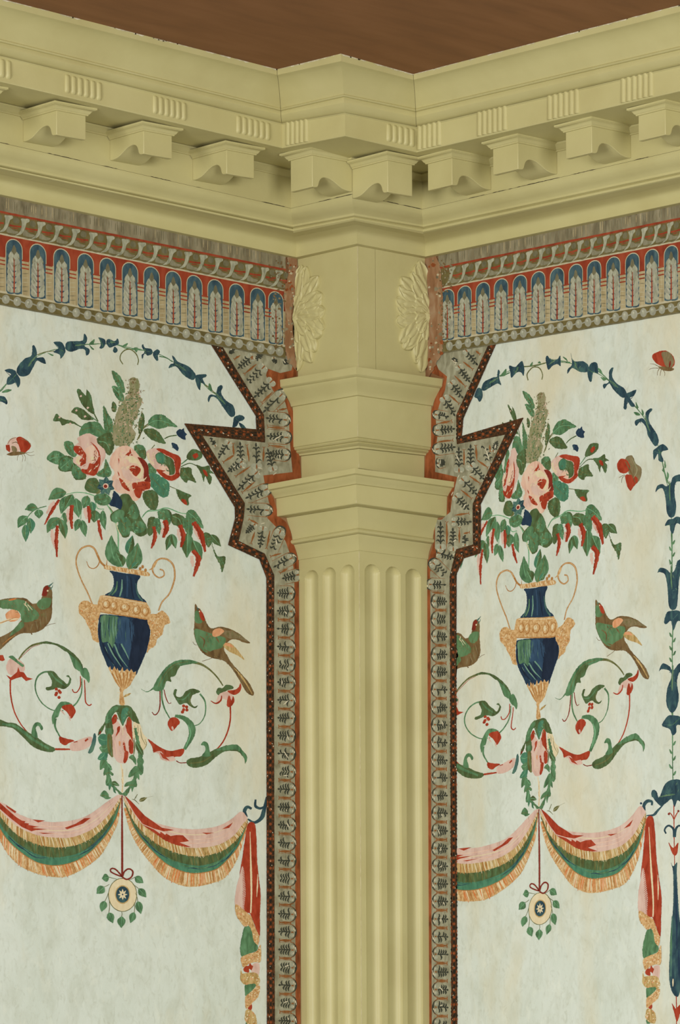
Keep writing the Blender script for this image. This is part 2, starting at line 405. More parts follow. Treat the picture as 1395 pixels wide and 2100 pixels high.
# ================================================================== painted wallpaper
def pm(name, cols, scale=110, stretch=(1, 1, .45), lo=.3, hi=.7, detail=7):
    M[name] = mottled('paint_' + name, [srgb(*c) for c in cols], scale, detail, .75, 0, None, stretch, lo, hi, .15, .6)
def paper_material():
    m = bpy.data.materials.new('aged_white_paper'); m.use_nodes = True; nt = m.node_tree; N = nt.nodes; L = nt.links
    b = N['Principled BSDF']; b.inputs['Roughness'].default_value = .8; b.inputs['Specular IOR Level'].default_value = .15
    geo = N.new('ShaderNodeNewGeometry')
    def noise(scale, detail, stretch, lo, hi, dist=0.0, off=(0, 0, 0)):
        mp = N.new('ShaderNodeMapping'); mp.inputs['Scale'].default_value = stretch; mp.inputs['Location'].default_value = off; L.new(geo.outputs['Position'], mp.inputs['Vector'])
        nz = N.new('ShaderNodeTexNoise'); nz.inputs['Scale'].default_value = scale; nz.inputs['Detail'].default_value = detail; nz.inputs['Distortion'].default_value = dist; nz.inputs['Roughness'].default_value = .62
        L.new(mp.outputs[0], nz.inputs['Vector']); mr = N.new('ShaderNodeMapRange'); mr.inputs['From Min'].default_value = lo; mr.inputs['From Max'].default_value = hi
        L.new(nz.outputs['Fac'], mr.inputs['Value']); return mr.outputs[0], nz.outputs['Fac']
    def mix(fac, strength, a, bcol):
        mu = N.new('ShaderNodeMath'); mu.operation = 'MULTIPLY'; mu.inputs[1].default_value = strength; L.new(fac, mu.inputs[0])
        mx = N.new('ShaderNodeMix'); mx.data_type = 'RGBA'; L.new(mu.outputs[0], mx.inputs[0])
        if isinstance(a, tuple): mx.inputs[6].default_value = a
        else: L.new(a, mx.inputs[6])
        mx.inputs[7].default_value = bcol; return mx.outputs[2]
    c = mix(noise(9, 6, (1, 1, .7), .35, .65)[0], 1.0, srgb(205, 212, 200), srgb(214, 220, 210))
    c = mix(noise(26, 9, (1, 1, .6), 0.46, .68, .6)[0], .36, c, srgb(178, 181, 160))          # thin grey smears of the brushed ground
    c = mix(noise(95, 9, (1, 1, .55), .52, .74, 1.2, (3, 1, 2))[0], .42, c, srgb(168, 170, 148))
    c = mix(noise(55, 6, (1, 1, .5), .55, .75, .4, (7, 2, 5))[0], .5, c, srgb(226, 229, 214))
    c = mix(noise(4.2, 5, (1.5, 1.5, .5), .49, .70, .3, (1.7, 4.1, .3))[0], .58, c, srgb(212, 200, 164))   # yellowed stains
    f, raw = noise(60, 5, (1, 1, .7), 0, 1)
    bp = N.new('ShaderNodeBump'); bp.inputs['Strength'].default_value = .25; bp.inputs['Distance'].default_value = .002; L.new(raw, bp.inputs['Height']); L.new(bp.outputs[0], b.inputs['Normal'])
    L.new(c, b.inputs['Base Color']); M['paper'] = m
paper_material()
pm('green', [(64, 96, 66), (86, 124, 86), (104, 146, 108)])
pm('deep', [(66, 76, 44), (80, 98, 60), (88, 118, 80)])
pm('olive', [(84, 84, 44), (104, 106, 62), (120, 122, 80)])
pm('mint', [(106, 158, 116), (128, 176, 136)])
pm('jade', [(62, 108, 84), (84, 138, 108)])
pm('bluebell', [(34, 54, 66), (48, 74, 84), (68, 100, 98)], 90)
pm('teal', [(52, 82, 84), (74, 108, 100), (92, 126, 104)], 90)
pm('navy', [(30, 46, 66), (42, 64, 86)], 90)
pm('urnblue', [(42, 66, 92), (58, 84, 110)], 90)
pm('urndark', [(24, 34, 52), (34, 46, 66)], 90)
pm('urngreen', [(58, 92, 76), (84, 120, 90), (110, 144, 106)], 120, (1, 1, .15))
pm('urnline', [(96, 138, 122), (128, 164, 140)])
pm('red', [(140, 46, 24), (162, 60, 36), (174, 74, 50)])
pm('darkred', [(112, 38, 26), (136, 50, 36)])
pm('pink', [(196, 160, 146), (212, 180, 166), (216, 190, 176)], 80)
pm('rosepink', [(210, 166, 146), (222, 186, 164), (226, 200, 180)], 70)
pm('cream', [(214, 196, 158), (224, 210, 176)])
M['creamwhite'] = M.pop('cream'); M['cream'] = bpy.data.materials['old_cream_paint']
pm('gold', [(172, 126, 76), (200, 160, 108), (220, 188, 142)], 200, (1, 1, 1))
pm('ochre', [(158, 106, 54), (182, 132, 76)], 200)
pm('oldgold', [(150, 120, 66), (186, 156, 100), (206, 180, 128)], 200, (1, 1, .3))
pm('brown', [(92, 70, 42), (116, 92, 58), (126, 106, 72)])
pm('birdgreen', [(82, 104, 66), (92, 126, 86), (104, 140, 100)], 90)
pm('peach', [(204, 138, 92), (222, 168, 128)], 140)
pm('orange', [(196, 104, 48), (216, 134, 76)], 140)
pm('spike', [(120, 128, 84), (146, 142, 108), (172, 156, 128)], 160)
pm('spikepink', [(186, 158, 132), (206, 184, 156)], 160)
pm('butter', [(112, 100, 68), (140, 124, 92)], 160)
# frieze and border papers
pm('fr_grey', [(104, 94, 72), (132, 122, 96), (154, 144, 118)], 60, (1, 1, .3))
pm('fr_red', [(126, 50, 32), (148, 62, 38), (158, 76, 50)], 50)
pm('fr_olive', [(92, 82, 48), (108, 97, 58), (120, 108, 70)], 60)
pm('fr_tan', [(150, 134, 98), (170, 154, 116), (182, 168, 132)], 90, (1, 1, .2))
pm('fr_line', [(178, 168, 136), (192, 184, 156)], 90)
pm('fr_blue', [(46, 66, 78), (62, 86, 96), (80, 104, 108)], 90)
pm('fr_leaf', [(128, 128, 108), (160, 160, 138), (178, 176, 154)], 160)
pm('fr_leafdark', [(98, 94, 70), (122, 116, 90)], 120)
pm('fr_bead', [(138, 138, 122), (166, 164, 146)], 120)
pm('fr_shine', [(176, 176, 160), (192, 190, 172)], 120)
pm('bellgreen', [(70, 100, 84), (92, 120, 92), (112, 136, 104)], 90)
pm('fr_mid', [(120, 114, 90), (142, 138, 114)], 140)
pm('bd_orange', [(102, 54, 26), (140, 76, 40), (162, 92, 54)], 70)
pm('bd_grey', [(122, 118, 94), (150, 147, 122), (168, 166, 142)], 80, (1, 1, .6))
pm('bd_ink', [(48, 50, 42), (72, 74, 62)], 160)
pm('bd_pale', [(150, 152, 132), (172, 172, 152)], 120)
pm('bd_spindle', [(122, 76, 38), (150, 98, 56)], 140)
pm('bd_chain', [(44, 33, 20), (72, 47, 27), (98, 60, 34)], 200, (1, 1, 1))
pm('bd_black', [(30, 28, 22), (46, 42, 34)], 160)
pm('bd_dot', [(122, 60, 30), (150, 80, 44)], 160)
pm('bd_fleck', [(196, 186, 158), (214, 206, 182)], 160)
pm('plasterpink', [(128, 90, 60), (148, 110, 78), (164, 138, 108)], 60)

# thin plate warp: the print of the left wall repeated on the right wall
PAIRS = []
FR = {'LA': (0, 680, 4.5), 'LB': (270, 680, 4.5), 'LC': (0, 940, 4.5), 'LD': (220, 940, 4.5), 'LE': (120, 1100, 4.982), 'LF': (0, 1180, 4.5),
      'LG': (230, 1200, 4.2273), 'LH': (160, 1400, 7.5), 'LI': (0, 1600, 4.5), 'LJ': (240, 1600, 4.3594), 'LK': (440, 1800, 7), 'LL': (90, 880, 6.975), 'LM': (240, 820, 6.0652),
      'RA': (930, 690, 3), 'RB': (930, 960, 3), 'RC': (920, 1140, 2.9368), 'RD': (920, 1420, 2.9368), 'RE': (920, 1640, 2.9368), 'RF': (1170, 1560, 3.8889),
      'BL': (520, 1100, 7), 'BR': (860, 1080, 7), 'BP': (430, 700, 6.643), 'BQ': (370, 860, 5.1667), 'BS': (860, 700, 4.567), 'PX': (0, 0, 1)}
def fpx(fr, p):
    x0, y0, s = FR[fr]; return (x0 + p[0]/s, y0 + p[1]/s)
for row in '''LE 470 320 RC 440 185|LE 925 390 RC 645 155|LE 515 1345 RC 470 775|LE 790 1410 RC 598 770|LE 650 1565 RC 540 890|LE 180 260 RC 288 190|LE 1190 380 RC 775 130
LE 205 720 RC 305 470|LE 1135 880 RC 760 400|LE 905 1170 RC 665 600|LE 400 1080 RC 405 650|LE 405 920 RC 408 590|LE 935 950 RC 660 560
LH 680 350 RD 540 160|LH 680 1720 RD 545 700|LH 310 870 RD 435 400|LH 1010 1240 RD 645 450|LH 710 1230 RD 553 497
LI 1132 1055 RE 550 658|LI 1130 890 RE 548 550|LI 1120 1360 RE 545 843|LI 890 1030 RE 425 650|LI 1350 1050 RE 670 635
LJ 1165 350 RE 1185 85|LJ 660 950 RE 870 558|LJ 690 830 RE 880 475|LJ 660 600 RE 900 310|LJ 1270 1390 RE 1272 822|LJ 1060 1120 RE 1150 680
LI 605 445 RE 280 303|LI 830 350 RE 383 228|LI 540 785 RE 200 530|LI 560 890 RE 200 605|LI 500 530 RE 165 385
LG 680 650 RC 900 620|LG 1000 910 RC 1080 735|LG 1115 860 RC 1143 690|LG 630 1070 RC 853 905|LG 530 1200 RD 795 205|LG 1160 1540 RD 1178 350|LG 645 1530 RD 865 435|LG 250 900 RC 650 858|LG 370 1120 RD 695 170|LG 310 1330 RD 668 328
LG 720 170 RC 887 270|LG 1195 500 RC 1195 430|LG 1225 955 RC 1205 740|LG 712 400 RC 885 420
LF 420 610 RC 200 700|LF 830 950 RC 425 905|LF 535 1095 RD 228 165|LF 640 1240 RD 280 270|LF 505 1600 RD 210 490|LF 350 1390 RD 125 390|LF 325 1020 RD 92 160
LF 420 130 RC 155 405|LF 490 70 RC 200 375|LF 478 330 RC 185 530
LA 1030 362 RA 420 340|LA 1245 430 RA 545 345|LM 750 335 RA 755 550|LM 605 540 RA 700 685|LM 800 420 RA 780 600|LM 720 585 RA 755 680|LM 225 880 RB 547 95|LM 790 780 RA 775 790|LM 690 1000 RB 720 85|LM 970 690 RA 855 690|LM 1110 910 RA 915 775|LM 840 1270 RB 800 190
LL 640 400 RB 325 70|LL 885 810 RB 400 240|LL 1040 1040 RB 455 310|LL 340 170 RA 350 690|LD 1065 1050 RB 1020 560|LD 905 850 RB 920 460|LD 795 1080 RB 860 650|LD 405 830 RB 635 540|LD 520 725 RB 695 450|LD 680 815 RB 790 475|LD 880 640 RB 910 318
LC 525 910 RB 165 712|LC 940 750 RB 395 588|LC 660 650 RB 238 520|LC 825 600 RB 315 500|LE 700 330 RC 520 160|LE 580 200 RB 445 650
LK 600 2020 RF 680 2030|LK 650 1480 RF 715 1790|LK 370 1040 RF 575 1520|LJ 1230 390 RF 660 450'''.replace('\n', '|').split('|'):
    q = row.split(); PAIRS.append((fpx(q[0], (float(q[1]), float(q[2]))), fpx(q[3], (float(q[4]), float(q[5])))))
_src = np.array([p[0] for p in PAIRS])/1000; _dst = np.array([p[1] for p in PAIRS])
def _U(r2): return np.where(r2 > 0, r2*np.log(r2+1e-12), 0)
_n = len(_src); _K = _U(((_src[:, None]-_src[None])**2).sum(-1)) + np.eye(_n)*2e-3
_Pm = np.hstack([np.ones((_n, 1)), _src]); _Lm = np.block([[_K, _Pm], [_Pm.T, np.zeros((3, 3))]])
_W = np.linalg.solve(_Lm, np.vstack([_dst, np.zeros((3, 2))]))
def warp(pts):
    p = np.array(pts)/1000; k = _U(((p[:, None]-_src[None])**2).sum(-1))
    return k @ _W[:_n] + np.hstack([np.ones((len(p), 1)), p]) @ _W[_n:]

def catmull(pts, closed, step=2.2):
    P = [np.array(p, float) for p in pts]; n = len(P); out = []
    rng = range(n if closed else n-1)
    for i in rng:
        p0 = P[(i-1) % n] if closed or i > 0 else 2*P[0]-P[1]
        p1 = P[i]; p2 = P[(i+1) % n]
        p3 = P[(i+2) % n] if closed or i+2 < n else 2*P[-1]-P[-2]
        k = max(2, int(np.linalg.norm(p2-p1)/step))
        for j in range(k):
            t = j/k
            out.append(.5*((2*p1)+(p2-p0)*t+(2*p0-5*p1+4*p2-p3)*t*t+(3*p1-p0-3*p2+p3)*t**3))
    if not closed: out.append(P[-1])
    return out
class Part:
    """flat painted shapes of one motif; coordinates are measured on the photograph and laid out on the plane of the wall"""
    def __init__(s, wall, base, warped=False):
        s.wall, s.base, s.warped = wall, base, warped; s.V = []; s.F = []; s.mi = []; s.mats = []; s.k = 0; s.fr = 'PX'; s.cluster = CLUSTER; s.comb = None; s.flag = []
    def w(s, pts):
        pts = [fpx(s.fr, p) for p in pts]
        if s.warped: pts = warp(pts)
        return pts
    def emit(s, pts, mat, faces=None):
        b = len(s.V); s.V += [((max(x, 934.0) if s.warped else x), y, s.k) for x, y in pts]; s.k += 1
        if s.comb: s.comb[2] += 1; s.flag.append((s.comb[0], s.comb[2] % s.comb[1]))
        else: s.flag.append(None)
        if mat not in s.mats: s.mats.append(mat)
        m = s.mats.index(mat)
        for f in (faces or [tuple(range(len(pts)))]):
            s.F.append(tuple(b+i for i in f)); s.mi.append(m)
    def jit(s, pts, j):
        return [(p[0]+random.uniform(-j, j), p[1]+random.uniform(-j, j)) for p in pts]
    def blob(s, pts, mat, j=.35):
        c = catmull([fpx(s.fr, p) for p in pts], True)
        c = warp(c) if s.warped else c
        s.emit(s.jit(c, j), mat)
    def poly(s, pts, mat, j=0):
        s.emit(s.jit(s.w(pts), j), mat)
    def line(s, pts, wd, mat, j=.2, taper=True, wiggle=0):
        """smooth brush stroke; wd in frame units, single value or (start, middle, end)"""
        sc_ = FR[s.fr][2]; j = min(j, .12*max(wd if isinstance(wd, (tuple, list)) else (wd,))/sc_)
        c = catmull([fpx(s.fr, p) for p in pts], False, 2.0); n = len(c)
        if not isinstance(wd, (tuple, list)): wd = (wd, wd, wd)
        L_, R_ = [], []
        for i, p in enumerate(c):
            a = c[max(0, i-1)]; b = c[min(n-1, i+1)]; t = b-a; t = t/(np.linalg.norm(t)+1e-9); nn = np.array([-t[1], t[0]])
            u = i/(n-1); ww = (wd[0]*(1-2*u)+wd[1]*2*u) if u < .5 else (wd[1]*(2-2*u)+wd[2]*(2*u-1))
            ww = ww/sc_/2
            if wiggle: ww *= 1+wiggle*random.uniform(-1, 1)
            L_.append(p+nn*ww); R_.append(p-nn*ww)
        pts = L_+R_
        pts = warp(pts) if s.warped else pts
        s.emit(s.jit(pts, j), mat, [(i, i+1, n+i+1, n+i) for i in range(n-1)])
    def leaf(s, b, t, wd, mat, vein=None, bend=0.0, half=None):
        b = np.array(b, float); t = np.array(t, float); ax = t-b; L_ = np.linalg.norm(ax); ax /= L_; nn = np.array([-ax[1], ax[0]])
        prof = [(0, .04), (.12, .32), (.3, .5), (.5, .5), (.7, .36), (.87, .16), (1, 0)]
        mid = lambda u: b+ax*L_*u+nn*bend*L_*(4*u*(1-u))
        s.blob([mid(u)+nn*wd*h for u, h in prof] + [mid(u)-nn*wd*h for u, h in prof[::-1][1:]], mat)
        if half: s.blob([mid(u)+nn*wd*h*.9 for u, h in prof] + [mid(u) for u, h in prof[::-1][1:]], half)
        if vein: s.line([mid(0.02), mid(.35), mid(.7), mid(.95)], (wd*.07, wd*.05, wd*.02), vein)
    def oval(s, c, rx, ry, mat, n=14, rot=0):
        s.blob([(c[0]+math.cos(2*math.pi*i/n)*rx*math.cos(rot)-math.sin(2*math.pi*i/n)*ry*math.sin(rot), c[1]+math.cos(2*math.pi*i/n)*rx*math.sin(rot)+math.sin(2*math.pi*i/n)*ry*math.cos(rot)) for i in range(n)], mat, .15)
    def spots(s, inside, mat, n, r, seed):
        rnd = random.Random(seed); xs = [p[0] for p in inside]; ys = [p[1] for p in inside]; k = 0; tries = 0
        while k < n and tries < n*60:
            tries += 1
            x, y = rnd.uniform(min(xs), max(xs)), rnd.uniform(min(ys), max(ys)); c = False
            for (x1, y1), (x2, y2) in zip(inside, inside[1:]+inside[:1]):
                if (y1 > y) != (y2 > y) and x < (x2-x1)*(y-y1)/(y2-y1)+x1: c = not c
            if not c: continue
            k += 1; q = r*rnd.uniform(.5, 1.3); m = 6
            s.poly([(x+q*rnd.uniform(.5, 1.2)*math.cos(a*6.283/m), y+q*rnd.uniform(.5, 1.2)*math.sin(a*6.283/m)) for a in range(m)], mat)
    def dabs(s, pts, mats, n, ln=3.2, wd=1.0, seed=0, ang=None):
        """short loose brush touches inside a shape; lengths in photo pixels"""
        rnd = random.Random(seed+len(s.V)); sc_ = FR[s.fr][2]; P = np.array([tuple(p) for p in pts], float); c0 = P.mean(0); ins = [tuple(c0+(p-c0)*.80) for p in P]
        xs = P[:, 0]; ys = P[:, 1]; k = t_ = 0
        while k < n and t_ < n*40:
            t_ += 1; x, y = rnd.uniform(xs.min(), xs.max()), rnd.uniform(ys.min(), ys.max()); c = False
            for (x1, y1), (x2, y2) in zip(ins, ins[1:]+ins[:1]):
                if (y1 > y) != (y2 > y) and x < (x2-x1)*(y-y1)/(y2-y1)+x1: c = not c
            if not c: continue
            k += 1; a = (rnd.uniform(0, 6.283) if ang is None else ang+rnd.uniform(-.45, .45)); L_ = ln*sc_*rnd.uniform(.5, 1.3)*.5; d = np.array([math.cos(a), math.sin(a)])*L_; q = np.array([x, y]); nn = np.array([-d[1], d[0]])*rnd.uniform(-.35, .35)
            s.line([q-d, q+nn, q+d], (wd*sc_*.3, wd*sc_*rnd.uniform(.6, 1.3), wd*sc_*.2), rnd.choice(mats), .12)
    def build(s, name, parent, label=None):
        if not s.F: return None
        me = bpy.data.meshes.new(name)
        for m in s.mats: me.materials.append(M[m])
        o = bpy.data.objects.new(name, me); sc.collection.objects.link(o); o.parent = parent
        if label: o['label'] = label
        s.me = me; s.org = np.array(world_loc(parent)); LAYERS.setdefault((s.wall, s.cluster), []).append(s)
        return o
LAYERS = {}
CLUSTER = 'A'
BASE0 = {}
def lay_paint():
    """coats of paint lie on one another in the order they were brushed on, a few thousandths of a millimetre each"""
    for (wall, cl), parts in LAYERS.items():
        base = BASE0.get(cl, .00018); lo, hi, lev, cid = [], [], [], []; top = 0
        for s in sorted(parts, key=lambda q: q.base):
            P = np.array([(v[0], v[1]) for v in s.V]); K = np.array([v[2] for v in s.V]); L_ = np.zeros(s.k, int)
            for k in range(s.k):
                q = P[K == k]; a, b = q.min(0)-.5, q.max(0)+.5; n = 0; fl = s.flag[k]; me_ = hash((id(s), fl[0])) if fl else 0
                if lo:
                    A_, B_ = np.array(lo), np.array(hi)
                    m = (A_[:, 0] < b[0]) & (B_[:, 0] > a[0]) & (A_[:, 1] < b[1]) & (B_[:, 1] > a[1])
                    if fl: m &= np.array([c != me_ for c in cid])
                    if m.any(): n = int(np.array(lev)[m].max())
                if fl: n += fl[1]
                lo.append(a); hi.append(b); lev.append(n+1); cid.append(me_); L_[k] = n+1; top = max(top, n+1)
            V = [((on_left if wall == 'L' else on_right)(x, y, base+L_[k]*8e-6) - s.org) for x, y, k in s.V]
            s.me.from_pydata([tuple(map(float, v)) for v in V], [], s.F)
            s.me.polygons.foreach_set('material_index', s.mi); s.me.update()
        print('PAINT', wall, cl, top)
    LAYERS.clear()
def band_comb(p, top, bot, n, mats, wd, over=.12, seed=0):
    """fringe: short strokes hanging from one curve to another"""
    rnd = random.Random(seed); p.comb = ["c%d" % seed, 14, 0]
    A_, B_ = catmull(top, False, 12), catmull(bot, False, 12)
    ia = lambda C_, u: C_[min(len(C_)-1, int(u*(len(C_)-1)))]
    for i in range(n):
        u = (i+rnd.random())/n; a = np.array(ia(A_, u)); b = np.array(ia(B_, u)); d = b-a
        p.line([a-d*rnd.uniform(0, .05), a+d*.5+np.array([rnd.uniform(-3, 3), 0]), b+d*rnd.uniform(-.2, over)], (wd*.7, wd*rnd.uniform(.6, 1.2), wd*.5), rnd.choice(mats))
    p.comb = None
def ribbon(p, top, bot, mat):
    """filled band between two curves"""
    A_, B_ = catmull(top, False, 9), catmull(bot, False, 9); m = max(len(A_), len(B_))
    rs = lambda C_: [C_[int(round(i*(len(C_)-1)/(m-1)))] for i in range(m)]
    A_, B_ = rs(A_), rs(B_)
    pts = [fpx(p.fr, q) for q in A_]+[fpx(p.fr, q) for q in B_]
    if p.warped: pts = warp(pts)
    p.emit(p.jit(pts, .3), mat, [(i, i+1, m+i+1, m+i) for i in range(m-1)])

# ---------------------------------------------------------------- paper grounds
def paper(wall, label):
    e = -A-.0718
    if wall == 'L': v = [(XF, -.00016, .6), (e, -.00016, .6), (e, -.00016, 3.05), (XF, -.00016, 3.05)]
    else: v = [(-.00016, XF, .6), (-.00016, e, .6), (-.00016, e, 3.05), (-.00016, XF, 3.05)]
    # closed thin sheet
    n = (0, .00012, 0) if wall == 'L' else (.00012, 0, 0)
    v2 = [tuple(a+b for a, b in zip(q, n)) for q in v]
    o = mesh('wallpaper', v+v2, [(0, 1, 2, 3), (7, 6, 5, 4), (0, 4, 5, 1), (1, 5, 6, 2), (2, 6, 7, 3), (3, 7, 4, 0)], M['paper'])
    return tag(o, label, 'wallpaper', 'painted wallpaper panels')
WL = paper('L', 'white wallpaper on the left wall painted with urn, bouquet and fringed swags')
WR = paper('R', 'white wallpaper on the right wall painted with urn, bouquet and a blue bellflower column')

# ---------------------------------------------------------------- motifs printed on both walls
def urn(wall, wp, parent):
    root = Part(wall, .0030, wp); root.fr = 'LE'; p = root
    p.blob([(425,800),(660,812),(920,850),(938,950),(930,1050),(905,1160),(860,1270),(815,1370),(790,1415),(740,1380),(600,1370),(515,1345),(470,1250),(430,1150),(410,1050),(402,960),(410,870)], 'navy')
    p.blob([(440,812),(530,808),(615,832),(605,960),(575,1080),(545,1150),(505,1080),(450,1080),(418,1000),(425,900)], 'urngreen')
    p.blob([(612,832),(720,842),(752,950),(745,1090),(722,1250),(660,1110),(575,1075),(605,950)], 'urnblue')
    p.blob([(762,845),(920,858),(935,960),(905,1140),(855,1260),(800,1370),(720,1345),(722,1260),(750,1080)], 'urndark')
    for q in ([(505,1090),(555,1200),(640,1330)], [(570,1100),(625,1225),(705,1335)], [(642,1098),(690,1190),(722,1262)], [(470,1130),(520,1240),(570,1320)]): p.line(q, (16, 14, 4), 'urnline')
    for q in ([(515,1090),(580,1210),(665,1335)], [(450,1090),(500,1210),(585,1330)], [(430,880),(420,980),(440,1080)]): p.line(q, (10, 24, 8), 'urndark')
    for i in range(34):
        x = random.uniform(430, 780); y0 = random.uniform(820, 1000); m = ['urngreen', 'teal', 'urnline', 'navy'] if x < 600 else (['urnblue', 'navy', 'teal'] if x < 730 else ['urndark', 'urnblue', 'navy'])
        p.line([(x, y0), (x-4, y0+60), (x+random.uniform(-6, 14), y0+random.uniform(80, 170))], (2, random.uniform(4, 10), 1), random.choice(m))
    for i in range(16):
        x = random.choice([600, 608, 615, 735, 745, 755])+random.uniform(-14, 14); y0 = random.uniform(840, 1050); p.line([(x, y0), (x, y0+110)], (2, 10, 2), random.choice(['urngreen', 'urnblue', 'teal']) if x < 660 else random.choice(['urnblue', 'urndark']))
    for x in (450, 490, 520, 560, 590): p.line([(x, 825), (x-6, 930), (x+4, 1040)], (5, 9, 3), random.choice(['urnline', 'navy', 'urngreen']))
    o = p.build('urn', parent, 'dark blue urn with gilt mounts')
    def sub(nm, lab=None): return lambda q: q.build(nm, o, lab)
    p = Part(wall, .0034, wp); p.fr = 'LE'
    p.blob([(525,350),(660,375),(830,400),(806,470),(810,560),(850,620),(895,680),(690,640),(480,605),(540,555),(565,480),(555,400)], 'navy')
    for q, m in (([(600,460),(590,540),(545,600)], 'urngreen'), ([(570,520),(540,570),(510,600)], 'teal'), ([(650,440),(645,540),(625,615)], 'urnline'), ([(700,400),(705,500),(700,620)], 'urnblue'), ([(740,420),(750,540),(770,640)], 'urndark'), ([(790,480),(810,590),(860,660)], 'teal')):
        p.line(q, (10, 18, 14), m)
    p.build('urn_neck', o)
    p = Part(wall, .0038, wp); p.fr = 'LE'
    p.blob([(462,320),(485,290),(500,295),(700,325),(870,352),(925,372),(928,405),(830,398),(660,368),(500,340)], 'gold')
    for i in range(16):
        x = 480+i*28; y = 312+i*4.6; p.line([(x, y-14), (x+10, y+20)], 9, random.choice(['ochre', 'creamwhite', 'ochre']))
    p.line([(490,295),(498,240)], (12, 8, 3), 'ochre')
    for x, y in ((835,330),(860,310),(890,345)): p.oval((x, y), 14, 18, 'ochre')
    p.build('urn_rim', o, 'gilt beaded rim')
    p = Part(wall, .0036, wp); p.fr = 'LE'
    p.blob([(415,640),(450,602),(640,628),(880,672),(908,692),(942,760),(935,810),(910,852),(760,828),(560,798),(430,772),(395,720)], 'gold')
    for c, rx, ry in (((490,695),40,44), ((568,712),36,50), ((682,728),52,44), ((800,756),44,48), ((890,768),36,46)):
        p.oval(c, rx, ry, 'ochre'); p.oval((c[0]-4, c[1]-4), rx*.78, ry*.8, 'gold'); p.oval((c[0]-10, c[1]-8), rx*.4, ry*.5, 'creamwhite')
    p.line([(420,770),(560,792),(760,824),(910,848)], 9, 'ochre'); p.line([(455,612),(640,640),(890,690)], 6, 'creamwhite')
    for i in range(30):
        x = random.uniform(440, 920); y = 640+(x-440)*.13+random.uniform(0, 130)-10; p.line([(x, y), (x+random.uniform(-14, 14), y+14)], 5, random.choice(['ochre', 'creamwhite']))
    p.build('urn_band', o, 'gilt band of egg moulding')
    for side, out in (('L', [(205,720),(230,670),(290,655),(350,690),(400,705),(425,780),(405,870),(400,980),(410,1082),(350,1050),(325,960),(290,900),(265,840),(215,790)]),
                      ('R', [(910,870),(940,800),(1000,790),(1060,760),(1110,800),(1140,880),(1085,910),(1060,1000),(1010,1050),(985,1120),(935,1150),(903,1185),(930,1050),(940,960)])):
        p = Part(wall, .0040, wp); p.fr = 'LE'; p.blob(out, 'gold', .6)
        p.dabs(out, ['ochre', 'creamwhite', 'ochre', 'orange', 'gold', 'creamwhite'], 85, 4.5, 1.2, 3); p.spots(out, 'ochre', 8, 8, 8)
        p.build('urn_mask', o, 'gilt ram mask at the side of the urn')
    p = Part(wall, .0042, wp); p.fr = 'LE'
    p.line([(345,690),(300,580),(235,450),(195,340),(180,260),(195,180),(240,120),(310,97),(365,125),(400,195),(430,260),(475,305)], (13, 14, 22), 'ochre')
    p.line([(345,690),(300,580),(235,450),(195,340),(180,260),(195,180),(240,120),(310,97),(365,125),(400,195)], (5, 5, 9), 'gold')
    p.line([(420,255),(400,300),(360,328),(312,312),(287,255)], (10, 9, 6), 'ochre')
    p.build('urn_handle', o, 'thin gilt scrolled handle')
    p = Part(wall, .0042, wp); p.fr = 'LE'
    hr = [(1022,760),(1060,670),(1130,590),(1175,480),(1190,390),(1170,290),(1110,235),(1040,228),(985,268),(960,330),(980,390),(1030,422),(1078,400),(1072,352),(1035,335)]
    p.line(hr, (14, 18, 13), 'ochre'); p.line(hr, (6, 8, 5), 'gold'); p.line([(925,345),(960,325),(985,290),(1010,245)], (8, 22, 12), 'gold')
    p.build('urn_handle', o, 'thin gilt scrolled handle')
    p = Part(wall, .0040, wp); p.fr = 'LE'
    p.poly([(510,1350),(528,1325),(545,1380),(570,1325),(592,1368),(600,1345),(625,1395),(655,1332),(668,1385),(705,1352),(725,1385),(745,1355),(765,1390),(793,1378),(790,1420),(755,1480),(735,1520),(690,1555),(655,1572),(610,1530),(575,1480),(550,1420)], 'gold', .4)
    for q in ([(545,1400),(590,1480),(630,1550)], [(620,1400),(635,1470),(650,1550)], [(665,1390),(668,1460),(660,1540)], [(705,1380),(700,1450),(675,1540)], [(740,1390),(735,1450),(700,1530)], [(580,1370),(600,1440),(640,1540)]): p.line(q, (14, 10, 4), 'ochre')
    for q in ([(560,1390),(600,1460)], [(645,1390),(650,1450)], [(720,1390),(718,1450)]): p.line(q, 8, 'creamwhite')
    p.fr = 'LH'
    p.blob([(640,90),(715,90),(690,150),(705,230),(720,330),(690,350),(640,330),(635,230),(650,150)], 'gold')
    p.leaf((700,220),(825,155), 34, 'oldgold', 'brown'); p.line([(650,160),(600,150)], (14, 8, 4), 'creamwhite')
    for q in ([(660,200),(650,320)], [(690,230),(700,320)]): p.line(q, 9, 'ochre')
    p.build('urn_foot', o, 'gilt leaf foot')

